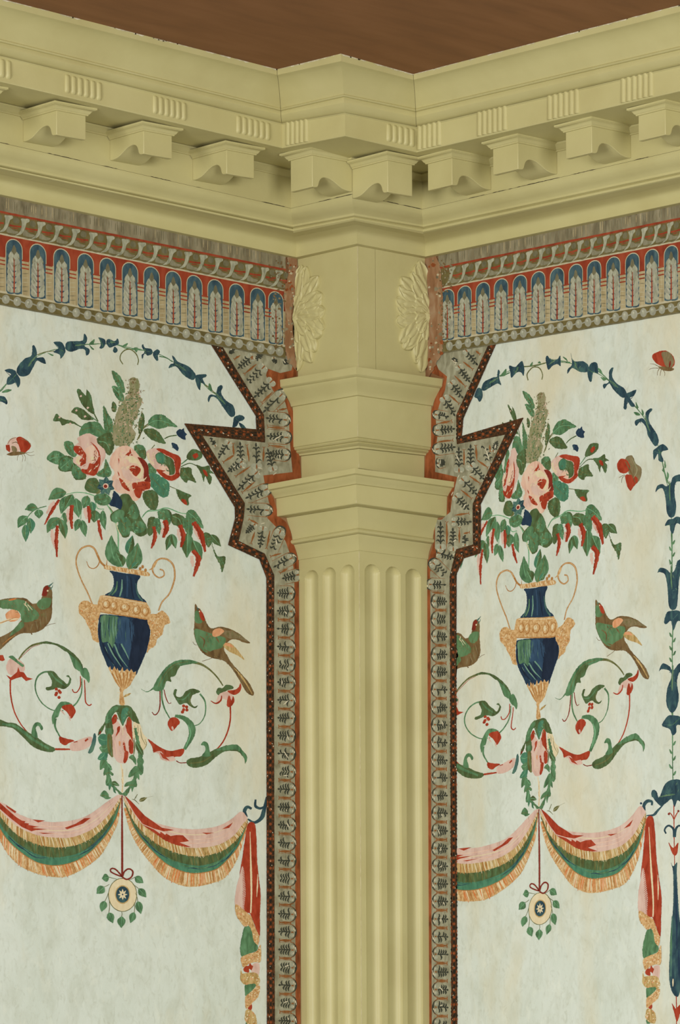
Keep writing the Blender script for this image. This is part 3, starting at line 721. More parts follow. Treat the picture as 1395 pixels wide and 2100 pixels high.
def bouquet(wall, wp, parent):
    def P_(b, fr): q = Part(wall, b, wp); q.fr = fr; return q
    # stems and foliage
    p = P_(.0032, 'LC')
    p.line([(1085,1000),(1090,700),(1040,520),(980,420),(900,360),(800,322),(700,315),(620,330),(520,340)], (14, 12, 6), 'mint')
    p.line([(430,440),(345,465),(290,500),(240,560)], 9, 'green'); p.line([(560,400),(580,500),(560,560)], 8, 'mint'); p.line([(750,470),(745,560)], 8, 'mint'); p.line([(880,400),(900,460),(960,470)], 8, 'mint')
    p.line([(1010,450),(1060,520)], 8, 'olive')
    p.blob([(1110,345),(1200,330),(1240,420),(1160,510),(1100,450)], 'deep')
    p.blob([(1020,520),(1090,470),(1150,480),(1200,440),(1240,400),(1280,470),(1300,540),(1350,620),(1360,690),(1290,722),(1210,670),(1190,722),(1130,725),(1090,650),(1090,590),(1030,580)], 'deep')
    p.blob([(1030,530),(1100,475),(1150,500),(1120,570),(1050,590)], 'green'); p.blob([(1095,600),(1160,540),(1210,600),(1195,690),(1140,715),(1100,660)], 'green'); p.blob([(1190,470),(1240,420),(1285,500),(1260,560),(1200,540)], 'green'); p.blob([(1220,600),(1300,580),(1350,640),(1290,690),(1230,660)], 'green')
    p.line([(1070,600),(1090,660),(1125,720)], (7, 7, 5), 'creamwhite'); p.dabs([(1020,520),(1150,480),(1240,400),(1300,540),(1360,690),(1290,722),(1130,725),(1030,580)], ['mint', 'green', 'olive', 'deep', 'jade'], 60, 7, 2.0, 5)
    for q in ([(1110,560),(1150,620),(1160,690)], [(1240,440),(1230,500),(1210,540)], [(1240,610),(1290,640),(1330,650)]): p.line(q, (5, 5, 2), 'olive')
    fo = p.build('foliage', parent, 'green leaf sprays of the bouquet')
    LV = [((610,310),(445,385),100,.12),((610,350),(562,512),84,0),((670,335),(600,460),84,0),((700,370),(728,548),92,0),((810,345),(770,462),80,0),((845,400),(862,510),66,0),((880,480),(868,592),100,0),((950,480),(972,662),62,.05),
          ((345,455),(228,475),72,.1),((355,470),(362,556),80,0),((255,535),(165,642),84,.1),((275,550),(282,695),74,-.06),((235,610),(238,772),66,0),((550,550),(435,690),88,.12),((555,560),(602,742),78,-.05),((735,560),(693,672),66,0),((758,570),(790,725),66,0),((590,500),(612,602),44,0),
          ((1095,1000),(1030,710),130,-.1),((1190,1020),(1270,780),140,.08),((1130,1000),(1070,865),110,0),((1220,1010),(1280,960),60,0),((1180,880),(1225,710),80,0)]
    for b, t, wd, bd in LV:
        p = P_(.0040, 'LC'); p.leaf(b, t, wd, random.choice(['green', 'green', 'jade']), 'mint' if random.random() < .6 else 'olive', bd, random.choice(['deep', 'green', None])); bb, tt = np.array(b, float), np.array(t, float); nn_ = np.array([-(tt-bb)[1], (tt-bb)[0]])/np.linalg.norm(tt-bb)*wd*.42; p.dabs([bb+(tt-bb)*.1, bb+(tt-bb)*.4+nn_, tt, bb+(tt-bb)*.4-nn_], ['mint', 'deep', 'green', 'olive'], 7, 5, 1.0, 2, math.atan2(t[1]-b[1], t[0]-b[0]))
        p.build('leaf', fo)
    p = P_(.0041, 'LC'); p.blob([(780,270),(810,195),(880,188),(930,250),(905,320),(820,310)], 'green'); p.line([(800,290),(860,250),(900,220)], 5, 'olive'); p.blob([(870,300),(900,270),(930,310),(890,330)], 'olive'); p.build('leaf', fo)
    p = P_(.0041, 'LC'); p.blob([(868,375),(940,332),(1010,360),(1012,420),(925,432)], 'green'); p.line([(880,390),(950,375),(1000,390)], 5, 'mint'); p.build('leaf', fo)
    # leaves round the roses
    RL = [('LL', [(285,200),(340,165),(410,190),(440,240),(470,330),(450,400),(380,380),(310,300)], 'green', [(310,200),(370,290),(440,390)]),
          ('LL', [(45,430),(80,350),(170,310),(270,350),(310,400),(250,440),(215,510),(120,480)], 'green', [(80,440),(170,400),(300,400)]),
          ('LL', [(205,540),(230,430),(320,380),(420,410),(460,500),(540,560),(600,640),(600,705),(540,725),(450,722),(400,640),(390,600),(300,612),(230,590)], 'deep', [(400,420),(440,560),(560,690)]),
          ('LL', [(215,520),(240,440),(330,400),(400,470),(380,560),(300,600),(235,570)], 'green', [(240,560),(310,500),(390,430)]),
          ('LL', [(400,560),(470,510),(540,580),(560,680),(480,715),(420,660)], 'green', [(440,530),(480,600),(520,690)]),
          ('LL', [(880,430),(930,520),(970,620),(940,680),(850,690),(750,660),(760,610),(850,560)], 'green', [(770,650),(860,610),(900,480)]),
          ('LL', [(590,800),(640,710),(740,700),(790,780),(780,880),(700,920),(610,870)], 'deep', [(620,760),(690,820),(760,880)]),
          ('LL', [(720,960),(800,920),(900,930),(960,990),(930,1060),(830,1090),(740,1030)], 'green', [(740,1000),(830,1000),(930,970)]),
          ('LA', [(745,890),(800,840),(900,835),(950,890),(985,960),(930,982),(820,940),(738,968)], 'green', [(750,910),(850,885),(960,940)]),
          ('LA', [(955,680),(1000,760),(1040,830),(1050,920),(1010,950),(965,910),(955,800)], 'green', [(960,700),(990,830),(1005,940)]),
          ('LA', [(890,1010),(930,960),(1000,930),(1050,970),(1050,1080),(1010,1142),(960,1100)], 'deep', [(910,1010),(980,1030),(1020,1110)]),
          ('LM', [(220,570),(290,555),(350,600),(362,700),(340,742),(260,692),(215,640)], 'green', [(230,590),(290,630),(340,720)]),
          ('LM', [(270,640),(350,620),(365,700),(335,740),(280,690)], 'deep', None),
          ('LM', [(385,800),(440,800),(490,850),(480,910),(400,930)], 'green', None),
          ('LM', [(330,1150),(440,1120),(510,1180),(512,1300),(470,1372),(390,1340),(330,1240)], 'deep', [(350,1160),(420,1240),(460,1350)]),
          ('LM', [(400,930),(470,910),(540,950),(635,1015),(655,1100),(625,1205),(540,1200),(450,1110),(400,1040)], 'jade', [(420,950),(520,1060),(610,1180)]),
          ('LM', [(768,860),(850,838),(920,850),(940,930),(985,1032),(890,1000),(860,1032),(790,960)], 'deep', [(790,870),(860,930),(960,1010)]),
          ('LM', [(262,330),(285,220),(318,155),(342,220),(338,330),(310,400),(275,420)], 'deep', [(318,170),(305,300),(290,410)]),
          ('LM', [(385,290),(430,210),(500,180),(580,190),(660,250),(752,337),(640,332),(540,360),(440,337)], 'green', [(390,300),(500,255),(620,280),(740,332)]),
          ('LM', [(328,382),(400,355),(480,370),(540,430),(606,542),(500,525),(410,480)], 'deep', [(340,390),(440,430),(590,530)]),
          ('LA', [(1030,362),(1090,390),(1140,470),(1152,562),(1110,550),(1065,470)], 'green', [(1035,370),(1090,450),(1140,555)]),
          ('LA', [(1034,505),(1100,520),(1150,610),(1120,648),(1070,600)], 'green', [(1040,510),(1090,560),(1130,640)]),
          ('LA', [(1045,645),(1075,680),(1070,742),(1035,735),(1030,690)], 'deep', None),
          ('LD', [(738,490),(790,475),(850,540),(887,645),(800,612),(730,560)], 'green', [(750,500),(810,550),(880,635)]),
          ('LD', [(370,590),(400,540),(450,560),(430,680),(380,712)], 'deep', None), ('LD', [(430,560),(480,560),(497,640),(480,702),(440,632)], 'green', None),
          ('LD', [(468,490),(540,468),(592,550),(562,622),(510,562),(478,562)], 'green', [(480,490),(540,540),(560,610)]), ('LD', [(588,530),(650,510),(722,560),(702,642),(640,622),(600,602)], 'deep', [(600,530),(660,560),(690,620)]),
          ('LD', [(698,560),(760,560),(792,640),(772,722),(712,652)], 'green', None), ('LD', [(888,690),(950,698),(965,760),(940,822),(900,772)], 'deep', None),
          ('LD', [(968,800),(1020,900),(1088,908),(1082,990),(1060,1052),(1040,980),(1000,910)], 'deep', None)]
    for fr, pts, m, v in RL:
        p = P_(.0044, fr); p.blob(pts, m, .7); p.dabs(pts, {'green': ['mint', 'deep', 'jade', 'deep', 'olive'], 'deep': ['green', 'olive', 'green', 'olive'], 'jade': ['green', 'mint', 'deep']}[m], 16, 6, 1.7, 3)
        if v: p.line(v, (FR[fr][2]*1.2, FR[fr][2], 2), random.choice(['mint', 'olive']))
        p.build('leaf', fo)
    for fr, b, t, wd in (('LD',(592,700),(545,848),64),('LD',(600,700),(632,832),64),('LD',(742,690),(735,918),112),('LD',(792,760),(872,935),100),('LD',(955,705),(1050,812),66),('LD',(530,470),(600,560),60)):
        p = P_(.0043, fr); p.leaf(b, t, wd, random.choice(['green', 'deep']), 'mint', 0, 'deep'); p.build('leaf', fo)
    p = P_(.0039, 'LD')
    p.line([(320,545),(370,492),(460,480),(550,458),(680,505),(770,510)], (10, 11, 8), 'mint'); p.line([(330,530),(380,480),(460,470)], 6, 'green'); p.line([(960,740),(970,800)], 6, 'green')
    p.fr = 'LM'; p.line([(250,500),(330,350),(400,290)], 14, 'olive'); p.line([(590,485),(650,455),(745,440)], 14, 'deep'); p.line([(790,835),(900,790),(995,820)], 12, 'deep'); p.line([(800,800),(880,735)], 14, 'green'); p.line([(655,1075),(740,1112)], 9, 'olive'); p.line([(420,620),(470,560)], 10, 'olive')
    p.fr = 'LA'; p.line([(905,830),(860,740),(830,680)], 12, 'deep'); p.line([(760,885),(690,850)], 10, 'deep'); p.line([(900,830),(850,790)], 8, 'green'); p.line([(1280,990),(1320,900),(1380,860)], 8, 'olive')
    p.build('stem', fo)
    for fr, pts, m in (('LA', [(708,545),(740,533),(790,590),(800,535),(840,590),(850,640),(872,742),(860,762),(800,722),(750,662)], 'deep'), ('LA', [(658,745),(700,697),(770,720),(830,770),(862,812),(760,812),(700,762)], 'deep'), ('LA', [(492,825),(520,758),(560,790),(610,810),(680,830),(742,882),(690,855),(620,850),(575,868),(550,830)], 'deep'),
                       ('LM', [(868,700),(910,630),(970,615),(1055,650),(1060,712),(1000,752),(920,752),(880,740)], 'deep'), ('LM', [(988,808),(1060,830),(1150,818),(1160,870),(1212,922),(1150,910),(1182,980),(1150,1055),(1100,950),(1080,1022),(1050,930),(1010,860)], 'deep'), ('LM', [(738,1108),(840,1150),(925,1188),(890,1230),(892,1312),(830,1290),(780,1240),(750,1180)], 'deep')):
        p = P_(.0047, fr); p.blob(pts, m, .5); p.spots(pts, 'green', 7, FR[fr][2]*1.8, 4)
        if fr == 'LA': p.spots(pts, 'pink', 2, 11, 5)
        c = {700: [(940,690),(990,660),(1012,700),(972,732)], 808: [(1068,868),(1110,888),(1132,952),(1090,930)], 1108: [(798,1238),(850,1240),(872,1302),(830,1290)]}.get(pts[0][1]) if fr == 'LM' else None
        if c: p.blob(c, 'red')
        p.build('rosebud', parent, 'green rosebud tipped with red' if c else 'green rosebud')
    # tall flower spike
    p = P_(.0046, 'LA'); out = [(1200,440),(1250,425),(1290,480),(1282,560),(1312,640),(1282,720),(1262,790),(1222,870),(1252,960),(1205,1040),(1120,1062),(1050,1030),(1040,920),(1060,800),(1095,700),(1145,620),(1190,550)]
    p.blob(out, 'spike', 1.3)
    for cols, n, lo_, hi_ in ((['olive', 'spike', 'green', 'deep', 'spike'], 260, 540, 1060), (['spikepink', 'spike', 'pink', 'spikepink'], 46, 540, 960), (['butter', 'brown', 'spike', 'olive'], 44, 425, 580)):
        rnd = random.Random(n)
        for i in range(n):
            y = rnd.uniform(lo_, hi_); u = (y-425)/640; cx = 1248-u*118+8*math.sin(y/40); hw = 34+90*min(1, u*1.5)*(1 if u < .9 else .75)
            x = cx+rnd.gauss(0, .5)*hw*1.15+(22 if cols[0] == 'spikepink' else 0); a_ = rnd.uniform(0, 3.14); L_ = rnd.uniform(7, 15); d = np.array([math.cos(a_), math.sin(a_)])*L_; q = np.array([x, y]); nn = np.array([-d[1], d[0]])*.3
            p.line([q-d, q+nn, q+d], (3, rnd.uniform(6, 13), 2), rnd.choice(cols), .3)
    p.build('flower_spike', parent, 'tall mottled green and pink flower spike')
    # roses
    p = P_(.0050, 'LL')
    p.blob([(480,130),(620,60),(740,110),(770,200),(870,300),(880,400),(830,500),(770,620),(660,672),(560,615),(500,540),(418,470),(430,410),(500,385),(430,320),(440,240),(500,190)], 'pink', .6)
    p.blob([(590,300),(680,230),(750,290),(772,400),(712,490),(640,475),(610,380)], 'rosepink')
    p.blob([(425,290),(440,240),(520,250),(560,300),(605,360),(605,440),(592,522),(520,525),(510,450),(552,400),(470,350)], 'red')
    p.blob([(665,180),(740,240),(792,320),(812,420),(792,540),(730,665),(620,645),(545,612),(540,572),(622,572),(652,490),(715,495),(768,430),(778,350),(738,270),(690,210)], 'red')
    p.blob([(470,400),(525,390),(510,450),(520,510),(460,480)], 'creamwhite'); p.line([(540,530),(600,500),(640,470)], (12, 20, 8), 'pink'); p.blob([(670,400),(720,400),(710,450),(680,450)], 'creamwhite')
    p.dabs([(500,130),(740,110),(870,300),(880,400),(770,620),(660,672),(500,540),(430,410)], ['rosepink', 'pink', 'creamwhite', 'rosepink'], 26, 7, 1.6, 1); p.dabs([(740,240),(812,420),(730,665),(620,645),(560,600),(700,480)], ['darkred', 'red', 'darkred'], 14, 7, 1.5, 2); p.dabs([(430,250),(560,300),(605,440),(520,520),(540,400)], ['darkred', 'red'], 8, 6, 1.3, 3)
    p.build('rose', parent, 'pink and red rose on the left of the bouquet')
    p = P_(.0054, 'LM')
    p.blob([(20,590),(130,570),(220,630),(310,740),(385,820),(392,920),(420,1020),(402,1110),(322,1142),(282,1225),(210,1258),(140,1172),(30,1162),(-50,1090),(-62,980),(-30,900),(-92,800),(-72,700),(-30,640)], 'rosepink', .6)
    p.blob([(155,850),(200,812),(290,850),(280,912),(235,952),(180,900)], 'red'); p.blob([(258,715),(330,738),(388,820),(394,920),(415,1020),(335,1000),(335,870),(300,790)], 'darkred')
    p.blob([(188,1042),(250,1028),(330,1015),(405,1025),(410,1102),(322,1132),(287,1220),(240,1205),(208,1130)], 'red'); p.blob([(28,970),(90,1020),(162,1132),(100,1112),(40,1040)], 'red')
    p.poly([(100,690),(130,660),(150,650),(165,605),(182,670),(200,695),(165,690),(150,710),(130,690)], 'red'); p.line([(130,915),(155,945),(178,950)], (14, 16, 4), 'red'); p.line([(20,730),(30,790)], 12, 'red'); p.line([(10,890),(30,950)], (4, 18, 4), 'red')
    p.blob([(110,720),(190,700),(290,790),(330,900),(290,980),(250,950),(300,880),(250,800),(170,780)], 'creamwhite')
    p.blob([(60,830),(140,850),(180,930),(250,980),(330,980),(250,1025),(150,1010),(80,940)], 'pink'); p.line([(290,1000),(340,990),(370,960)], (14, 18, 6), 'creamwhite'); p.line([(240,1080),(320,1070),(370,1050)], (4, 8, 3), 'darkred')
    p.blob([(-30,1000),(20,990),(60,1090),(20,1130),(-30,1080)], 'pink')
    p.dabs([(20,590),(130,570),(220,630),(290,740),(250,860),(150,960),(30,1150),(-50,1090),(-90,800)], ['pink', 'creamwhite', 'rosepink', 'creamwhite', 'pink'], 40, 9, 1.9, 1); p.dabs([(190,1042),(405,1025),(410,1102),(285,1215)], ['darkred', 'red', 'darkred'], 12, 7, 1.5, 2); p.dabs([(155,850),(290,850),(280,912),(200,930)], ['darkred'], 5, 6, 1.4, 3); p.dabs([(60,960),(300,980),(360,1000),(200,1030),(210,1200),(100,1100)], ['pink', 'creamwhite'], 16, 9, 1.8, 4)
    p.build('rose', parent, 'large pink rose with red heart at the middle of the bouquet')
    p = P_(.0050, 'LM')
    p.blob([(370,640),(480,600),(600,640),(760,700),(792,800),(770,960),(690,1008),(590,972),(500,882),(430,810),(380,730)], 'pink')
    p.blob([(490,615),(560,608),(680,660),(782,710),(794,800),(772,880),(778,950),(690,1006),(600,982),(500,892),(500,862),(570,890),(640,942),(722,922),(722,840),(700,740),(600,680)], 'red')
    p.blob([(478,690),(540,650),(620,700),(692,740),(722,850),(712,922),(650,932),(642,860),(600,805),(510,785)], 'deep'); p.blob([(490,690),(545,660),(600,710),(590,780),(510,775)], 'jade')
    p.blob([(520,850),(580,820),(642,860),(645,935),(590,912)], 'rosepink'); p.line([(500,870),(560,885),(600,880)], (10, 26, 6), 'red'); p.line([(385,660),(400,740),(460,810)], (22, 24, 12), 'creamwhite')
    p.dabs([(680,660),(794,800),(778,950),(690,1006),(720,840)], ['darkred', 'red'], 12, 8, 1.6, 1); p.dabs([(480,690),(620,700),(720,850),(650,930),(510,785)], ['green', 'olive', 'mint', 'deep'], 22, 6, 1.6, 2); p.dabs([(380,650),(470,620),(480,780),(430,800)], ['creamwhite', 'rosepink'], 12, 7, 1.5, 3)
    p.build('rose', parent, 'half open red and pink rose on the right of the bouquet')
    # blue flowers
    p = P_(.0056, 'LL')
    p.blob([(1000,885),(1060,930),(1122,1040),(1100,1152),(1020,1112),(940,1082),(980,980)], 'navy', .6)
    for i in range(7):
        a = i*.9+.3; p.leaf((885,815), (885+130*math.cos(a), 815+140*math.sin(a)), 92, 'teal' if i % 3 else 'bluebell', 'urnline')
    p.oval((885,815), 40, 40, 'rosepink'); p.oval((882,818), 26, 26, 'darkred'); p.build('blue_flower', parent, 'blue starry flower with red eye')
    for pts in ([(738,400),(780,360),(800,372),(832,353),(840,395),(872,432),(848,450),(852,497),(800,480),(760,450)], [(680,535),(740,550),(768,600),(752,638),(720,612),(695,590)]):
        p = P_(.0048, 'LM'); p.blob(pts, 'navy'); p.line([(pts[0][0]+20, pts[0][1]+10), (pts[4][0]-30, pts[4][1]-10)], 8, 'bluebell'); p.build('bluebell', parent, 'small dark blue bell flower')
    # hanging catkins
    for fr, c, wd, sh in (('LC', [(545,380),(470,500),(412,612)], 30, [(500,395),(430,510)]), ('LC', [(665,430),(655,540),(666,652)], 40, [(632,465),(628,590)]), ('LC', [(815,440),(826,520),(822,595)], 36, [(785,460),(800,560)]), ('LC', [(908,570),(920,660),(942,752)], 30, None), ('LC', [(530,620),(520,760),(526,912)], 36, [(480,655),(500,820)]),
                      ('LD', [(430,632),(442,720),(408,832)], 40, None), ('LD', [(530,570),(548,640),(518,732)], 52, [(515,640),(510,700)]), ('LD', [(672,615),(702,720),(680,822)], 48, [(655,650),(668,760)]), ('LD', [(795,590),(860,690),(906,862)], 54, [(800,640),(860,760)]), ('LD', [(790,852),(842,930),(798,1090)], 48, [(780,900),(790,1000)])):
        p = P_(.0052, fr)
        if sh: p.line(sh, (26, 40, 12), 'pink', .6, wiggle=.25)
        p.line(c, (wd*.8, wd, wd*.35), 'red', .5, wiggle=.22)
        p.line([(q[0]-wd*.2, q[1]) for q in c], (wd*.1, wd*.16, 2), 'darkred')
        p.build('red_catkin', parent, 'hanging red catkin')

def scrolls(wall, wp, parent):
    p = Part(wall, .0032, wp); p.fr = 'LG'
    p.line([(500,1155),(455,1070),(432,980),(430,890)], (10, 14, 16), 'green'); p.line([(680,662),(780,690),(860,745),(920,810),(962,872)], (26, 15, 11), 'olive')
    p.line([(690,1225),(760,1200),(806,1120),(806,1010),(762,942)], (7, 10, 16), 'green')
    p.line([(1025,1050),(1025,1160),(1005,1260),(960,1360),(900,1430),(860,1458)], (14, 13, 11), 'red'); p.line([(415,905),(415,1040),(400,1100),(370,1125),(345,1100)], (10, 11, 8), 'darkred'); p.line([(450,905),(465,970),(490,1025),(512,1018)], (8, 9, 6), 'darkred'); p.line([(555,1522),(590,1540),(648,1538)], 8, 'darkred')
    p.blob([(240,890),(300,922),(350,890),(400,800),(470,710),(560,655),(680,648),(745,672),(680,684),(592,704),(566,745),(545,785),(505,800),(512,838),(472,832),(445,905),(380,920),(352,905),(300,930)], 'green', .5)
    p.blob([(470,770),(560,690),(590,700),(560,745),(545,785),(505,800),(512,838),(470,830),(440,880)], 'deep', .5); p.line([(400,880),(450,780),(540,690),(660,662)], (5, 8, 4), 'olive')
    p.blob([(645,1530),(680,1500),(750,1490),(840,1450),(900,1420),(950,1405),(990,1388),(1040,1392),(1085,1383),(1130,1430),(1172,1490),(1155,1548),(1143,1500),(1100,1450),(1060,1438),(980,1442),(900,1490),(830,1552),(740,1582),(670,1572)], 'deep', .5)
    p.blob([(900,1430),(990,1390),(1085,1385),(1135,1440),(1170,1500),(1155,1540),(1140,1490),(1085,1430),(980,1430)], 'green')
    p.line([(670,1545),(780,1530),(880,1470)], (6, 12, 4), 'olive')
    p.blob([(770,1388),(790,1355),(830,1370),(848,1450),(852,1482),(780,1482),(808,1432),(800,1392)], 'green')
    p.blob([(310,1332),(400,1395),(500,1437),(622,1418),(600,1482),(540,1490),(490,1525),(440,1512),(400,1452),(360,1452),(345,1400)], 'red'); p.blob([(362,1452),(400,1460),(430,1512),(500,1528),(548,1518),(530,1484),(470,1490),(420,1440)], 'pink'); p.poly([(410,1445),(450,1470),(500,1524),(440,1500)], 'red')
    p.line([(628,1425),(690,1300),(682,1212),(620,1152),(545,1132)], (26, 62, 22), 'green', .5); p.line([(640,1400),(680,1290),(660,1210)], (8, 14, 6), 'mint')
    p.blob([(483,1190),(510,1150),(560,1150),(588,1190),(565,1222),(520,1265),(490,1232)], 'red'); p.line([(520,1225),(530,1262)], (14, 18, 4), 'pink')
    p.blob([(538,908),(562,903),(556,960),(602,966),(640,920),(700,898),(764,922),(722,942),(690,962),(682,1010),(710,1052),(742,1042),(722,1068),(680,1052),(640,1022),(590,1037),(560,1002),(533,950)], 'deep', .4); p.line([(560,985),(620,990),(680,930)], (5, 12, 6), 'green'); p.line([(690,960),(672,1010),(690,1045)], (6, 12, 6), 'olive')
    for c in ((620,1048),(646,1056),(620,1080),(648,1082),(610,1100)): p.oval(c, 14, 14, 'red', 9)
    p.blob([(903,930),(920,890),(960,892),(990,863),(1040,873),(1052,897),(1000,912),(960,932),(930,955)], 'deep')
    p.blob([(930,945),(1000,922),(1045,960),(1052,1010),(1000,1000),(960,985),(905,1020)], 'pink'); p.blob([(1000,915),(1060,907),(1098,882),(1112,848),(1122,890),(1100,932),(1060,952),(1020,937)], 'red')
    p.blob([(1005,965),(1020,960),(1035,1000),(1048,960),(1060,1010),(1022,1058),(995,1042)], 'red'); p.line([(950,958),(942,1000),(900,1025),(855,1003)], (8, 16, 6), 'red')
    p.build('acanthus_scroll', parent, 'green and red leaf scroll to the right of the urn')
    p = Part(wall, .0032, wp); p.fr = 'LF'
    p.line([(160,800),(210,720),(290,650),(390,622)], (14, 15, 22), 'olive'); p.line([(190,760),(290,668),(370,640)], (4, 6, 3), 'red')
    p.blob([(360,628),(420,608),(500,622),(590,658),(690,730),(748,800),(765,852),(742,885),(690,855),(662,790),(632,718),(600,700),(520,648),(440,632)], 'deep', .4); p.blob([(610,700),(690,760),(750,830),(760,860),(735,880),(690,852),(660,785),(630,712)], 'green', .4)
    p.blob([(738,880),(790,852),(822,900),(830,970),(815,992),(792,955),(760,935)], 'green')
    p.line([(755,950),(752,1080),(712,1170),(668,1212)], (9, 12, 16), 'green'); p.line([(742,930),(742,1020),(712,1075),(682,1078),(667,1050)], (9, 11, 9), 'red'); p.line([(780,965),(785,1080),(790,1165),(820,1200),(846,1188)], (9, 11, 11), 'red')
    p.line([(95,965),(98,1100),(130,1250),(190,1370),(262,1458)], (15, 13, 10), 'red')
    p.blob([(-60,1330),(0,1328),(60,1355),(140,1365),(220,1420),(300,1470),(350,1500),(420,1550),(500,1590),(512,1612),(470,1632),(370,1612),(290,1570),(220,1500),(130,1420),(60,1397),(0,1392),(-60,1380)], 'deep', .4); p.line([(20,1370),(150,1400),(300,1510),(450,1600)], (20, 26, 18), 'green')
    p.blob([(293,1475),(300,1400),(330,1358),(370,1363),(398,1412),(380,1432),(365,1397),(345,1390),(330,1412),(347,1475),(340,1502)], 'green')
    p.line([(508,1604),(648,1605)], (18, 20, 12), 'red')
    p.line([(585,1248),(490,1245),(400,1190),(345,1110),(325,1020),(345,940),(400,895),(470,888)], (9, 11, 18), 'green')
    p.blob([(440,883),(500,888),(545,940),(592,980),(620,1002),(637,970),(640,945),(608,930),(632,922),(657,960),(642,1012),(592,1048),(530,1037),(480,1057),(430,1060),(422,1035),(472,1020),(477,970),(450,920)], 'deep', .4); p.line([(470,900),(520,960),(600,1020)], (8, 16, 6), 'green')
    for c in ((520,1050),(546,1066),(522,1086),(556,1080),(516,1102),(545,1126)): p.oval(c, 15, 14, 'red', 9)
    p.blob([(525,1212),(560,1168),(622,1168),(668,1195),(592,1202),(558,1242),(540,1300),(505,1325),(490,1375),(478,1322),(490,1270)], 'green'); p.line([(510,1320),(510,1400),(555,1492)], (26, 16, 12), 'green')
    p.blob([(570,1222),(590,1200),(662,1193),(698,1250),(682,1292),(652,1322),(620,1262)], 'red'); p.line([(640,1300),(650,1345)], (14, 12, 3), 'pink'); p.line([(560,1240),(600,1290)], (12, 12, 3), 'pink')
    p.blob([(548,1488),(600,1502),(685,1525),(640,1547),(600,1568),(555,1542)], 'red'); p.blob([(645,1562),(690,1532),(842,1488),(832,1570),(760,1612),(660,1617)], 'pink'); p.line([(785,1530),(812,1508)], 16, 'red'); p.line([(680,1540),(715,1532)], 9, 'red')
    p.blob([(868,1458),(887,1478),(882,1550),(852,1632),(813,1637),(842,1560)], 'teal')
    p.poly([(0,735),(28,735),(45,782),(22,792),(-20,780)], 'red'); p.blob([(58,830),(90,772),(160,770),(222,820),(225,880),(180,922),(100,920),(65,882)], 'pink', .5)
    p.blob([(78,752),(120,742),(170,790),(222,828),(205,845),(150,802),(100,768)], 'green'); p.poly([(58,918),(100,940),(155,892),(170,845),(185,890),(222,895),(250,940),(304,955),(240,975),(200,935),(150,948),(100,972)], 'red', .4)
    p.build('acanthus_scroll', parent, 'green and red leaf scroll to the left of the urn')
    # birds
    p = Part(wall, .0046, wp); p.fr = 'LF'
    p.blob([(388,200),(400,120),(430,93),(460,100),(482,150),(482,280),(476,380),(440,452),(370,512),(290,532),(200,537),(130,572),(60,632),(0,688),(-40,710),(-40,600),(60,542),(120,502),(180,432),(200,400),(180,332),(140,312),(80,302),(0,298),(-40,280),(-20,238),(60,213),(220,208),(270,238),(300,260),(350,250)], 'brown', .4)
    p.blob([(-20,240),(60,225),(200,225),(260,262),(350,340),(355,390),(290,425),(205,425),(180,342),(100,312),(10,302)], 'birdgreen', .5); p.blob([(340,262),(390,212),(472,215),(455,290),(380,315)], 'birdgreen')
    p.blob([(110,520),(180,440),(215,430),(220,470),(160,520),(90,560)], 'birdgreen'); p.poly([(384,185),(398,122),(430,92),(456,108),(445,130),(430,190),(408,192)], 'darkred', .3); p.line([(448,105),(470,85),(492,66)], (16, 12, 4), 'teal'); p.line([(462,130),(480,110),(488,88)], (12, 8, 3), 'teal'); p.oval((440,142), 9, 8, 'creamwhite', 8)
    p.blob([(50,362),(100,318),(160,328),(187,382),(140,422),(80,422)], 'peach'); p.line([(-10,445),(80,410),(175,400)], (20, 18, 8), 'creamwhite'); p.line([(0,440),(60,420),(150,385)], (6, 6, 3), 'ochre'); p.line([(80,230),(150,215)], (8, 16, 6), 'orange')
    for q in ([(220,260),(250,290),(270,330)], [(240,240),(230,280)], [(255,270),(300,320)]): p.line(q, (9, 7, 3), 'creamwhite')
    p.dabs([(-20,240),(200,225),(350,340),(350,390),(205,425),(100,312)], ['brown', 'birdgreen', 'green', 'butter'], 30, 6, 1.2, 1); p.dabs([(388,260),(482,280),(440,452),(290,532),(200,500),(300,430)], ['brown', 'butter', 'olive'], 30, 6, 1.3, 2)
    for q in ([(370,400),(380,480)], [(420,330),(430,430)], [(300,450),(280,510)], [(330,420),(350,500)]): p.line(q, (6, 12, 4), 'butter')
    p.line([(285,520),(295,546)], 12, 'brown'); p.line([(420,470),(470,450),(512,442)], 4, 'brown'); p.line([(20,640),(80,590),(140,550)], (4, 12, 4), 'ochre')
    p.build('bird', parent, 'green and brown bird facing right, left of the urn')
    p = Part(wall, .0046, wp); p.fr = 'LG'
    p.blob([(720,162),(742,195),(765,208),(797,270),(832,350),(870,375),(930,360),(1010,375),(1100,420),(1150,460),(1197,502),(1140,497),(1080,472),(1020,480),(970,545),(1005,620),(1042,680),(1122,770),(1190,850),(1232,940),(1212,957),(1160,922),(1090,800),(1020,702),(960,652),(870,632),(790,592),(740,520),(710,420),(713,330),(715,250)], 'brown', .4)
    p.blob([(718,380),(800,400),(900,432),(985,462),(950,542),(880,562),(820,582),(760,542),(725,472)], 'birdgreen', .5); p.blob([(720,230),(745,225),(780,300),(770,330),(720,320)], 'birdgreen'); p.blob([(755,212),(790,250),(803,305),(775,303),(760,262)], 'red')
    p.blob([(960,400),(1040,400),(1120,440),(1180,490),(1100,465),(1010,460)], 'butter'); p.blob([(878,392),(930,373),(972,400),(920,442),(873,442)], 'peach'); p.blob([(963,522),(1010,498),(1060,530),(1110,590),(1147,648),(1090,612),(1010,572)], 'oldgold'); p.line([(975,510),(1020,520),(1050,540)], (20, 26, 8), 'peach')
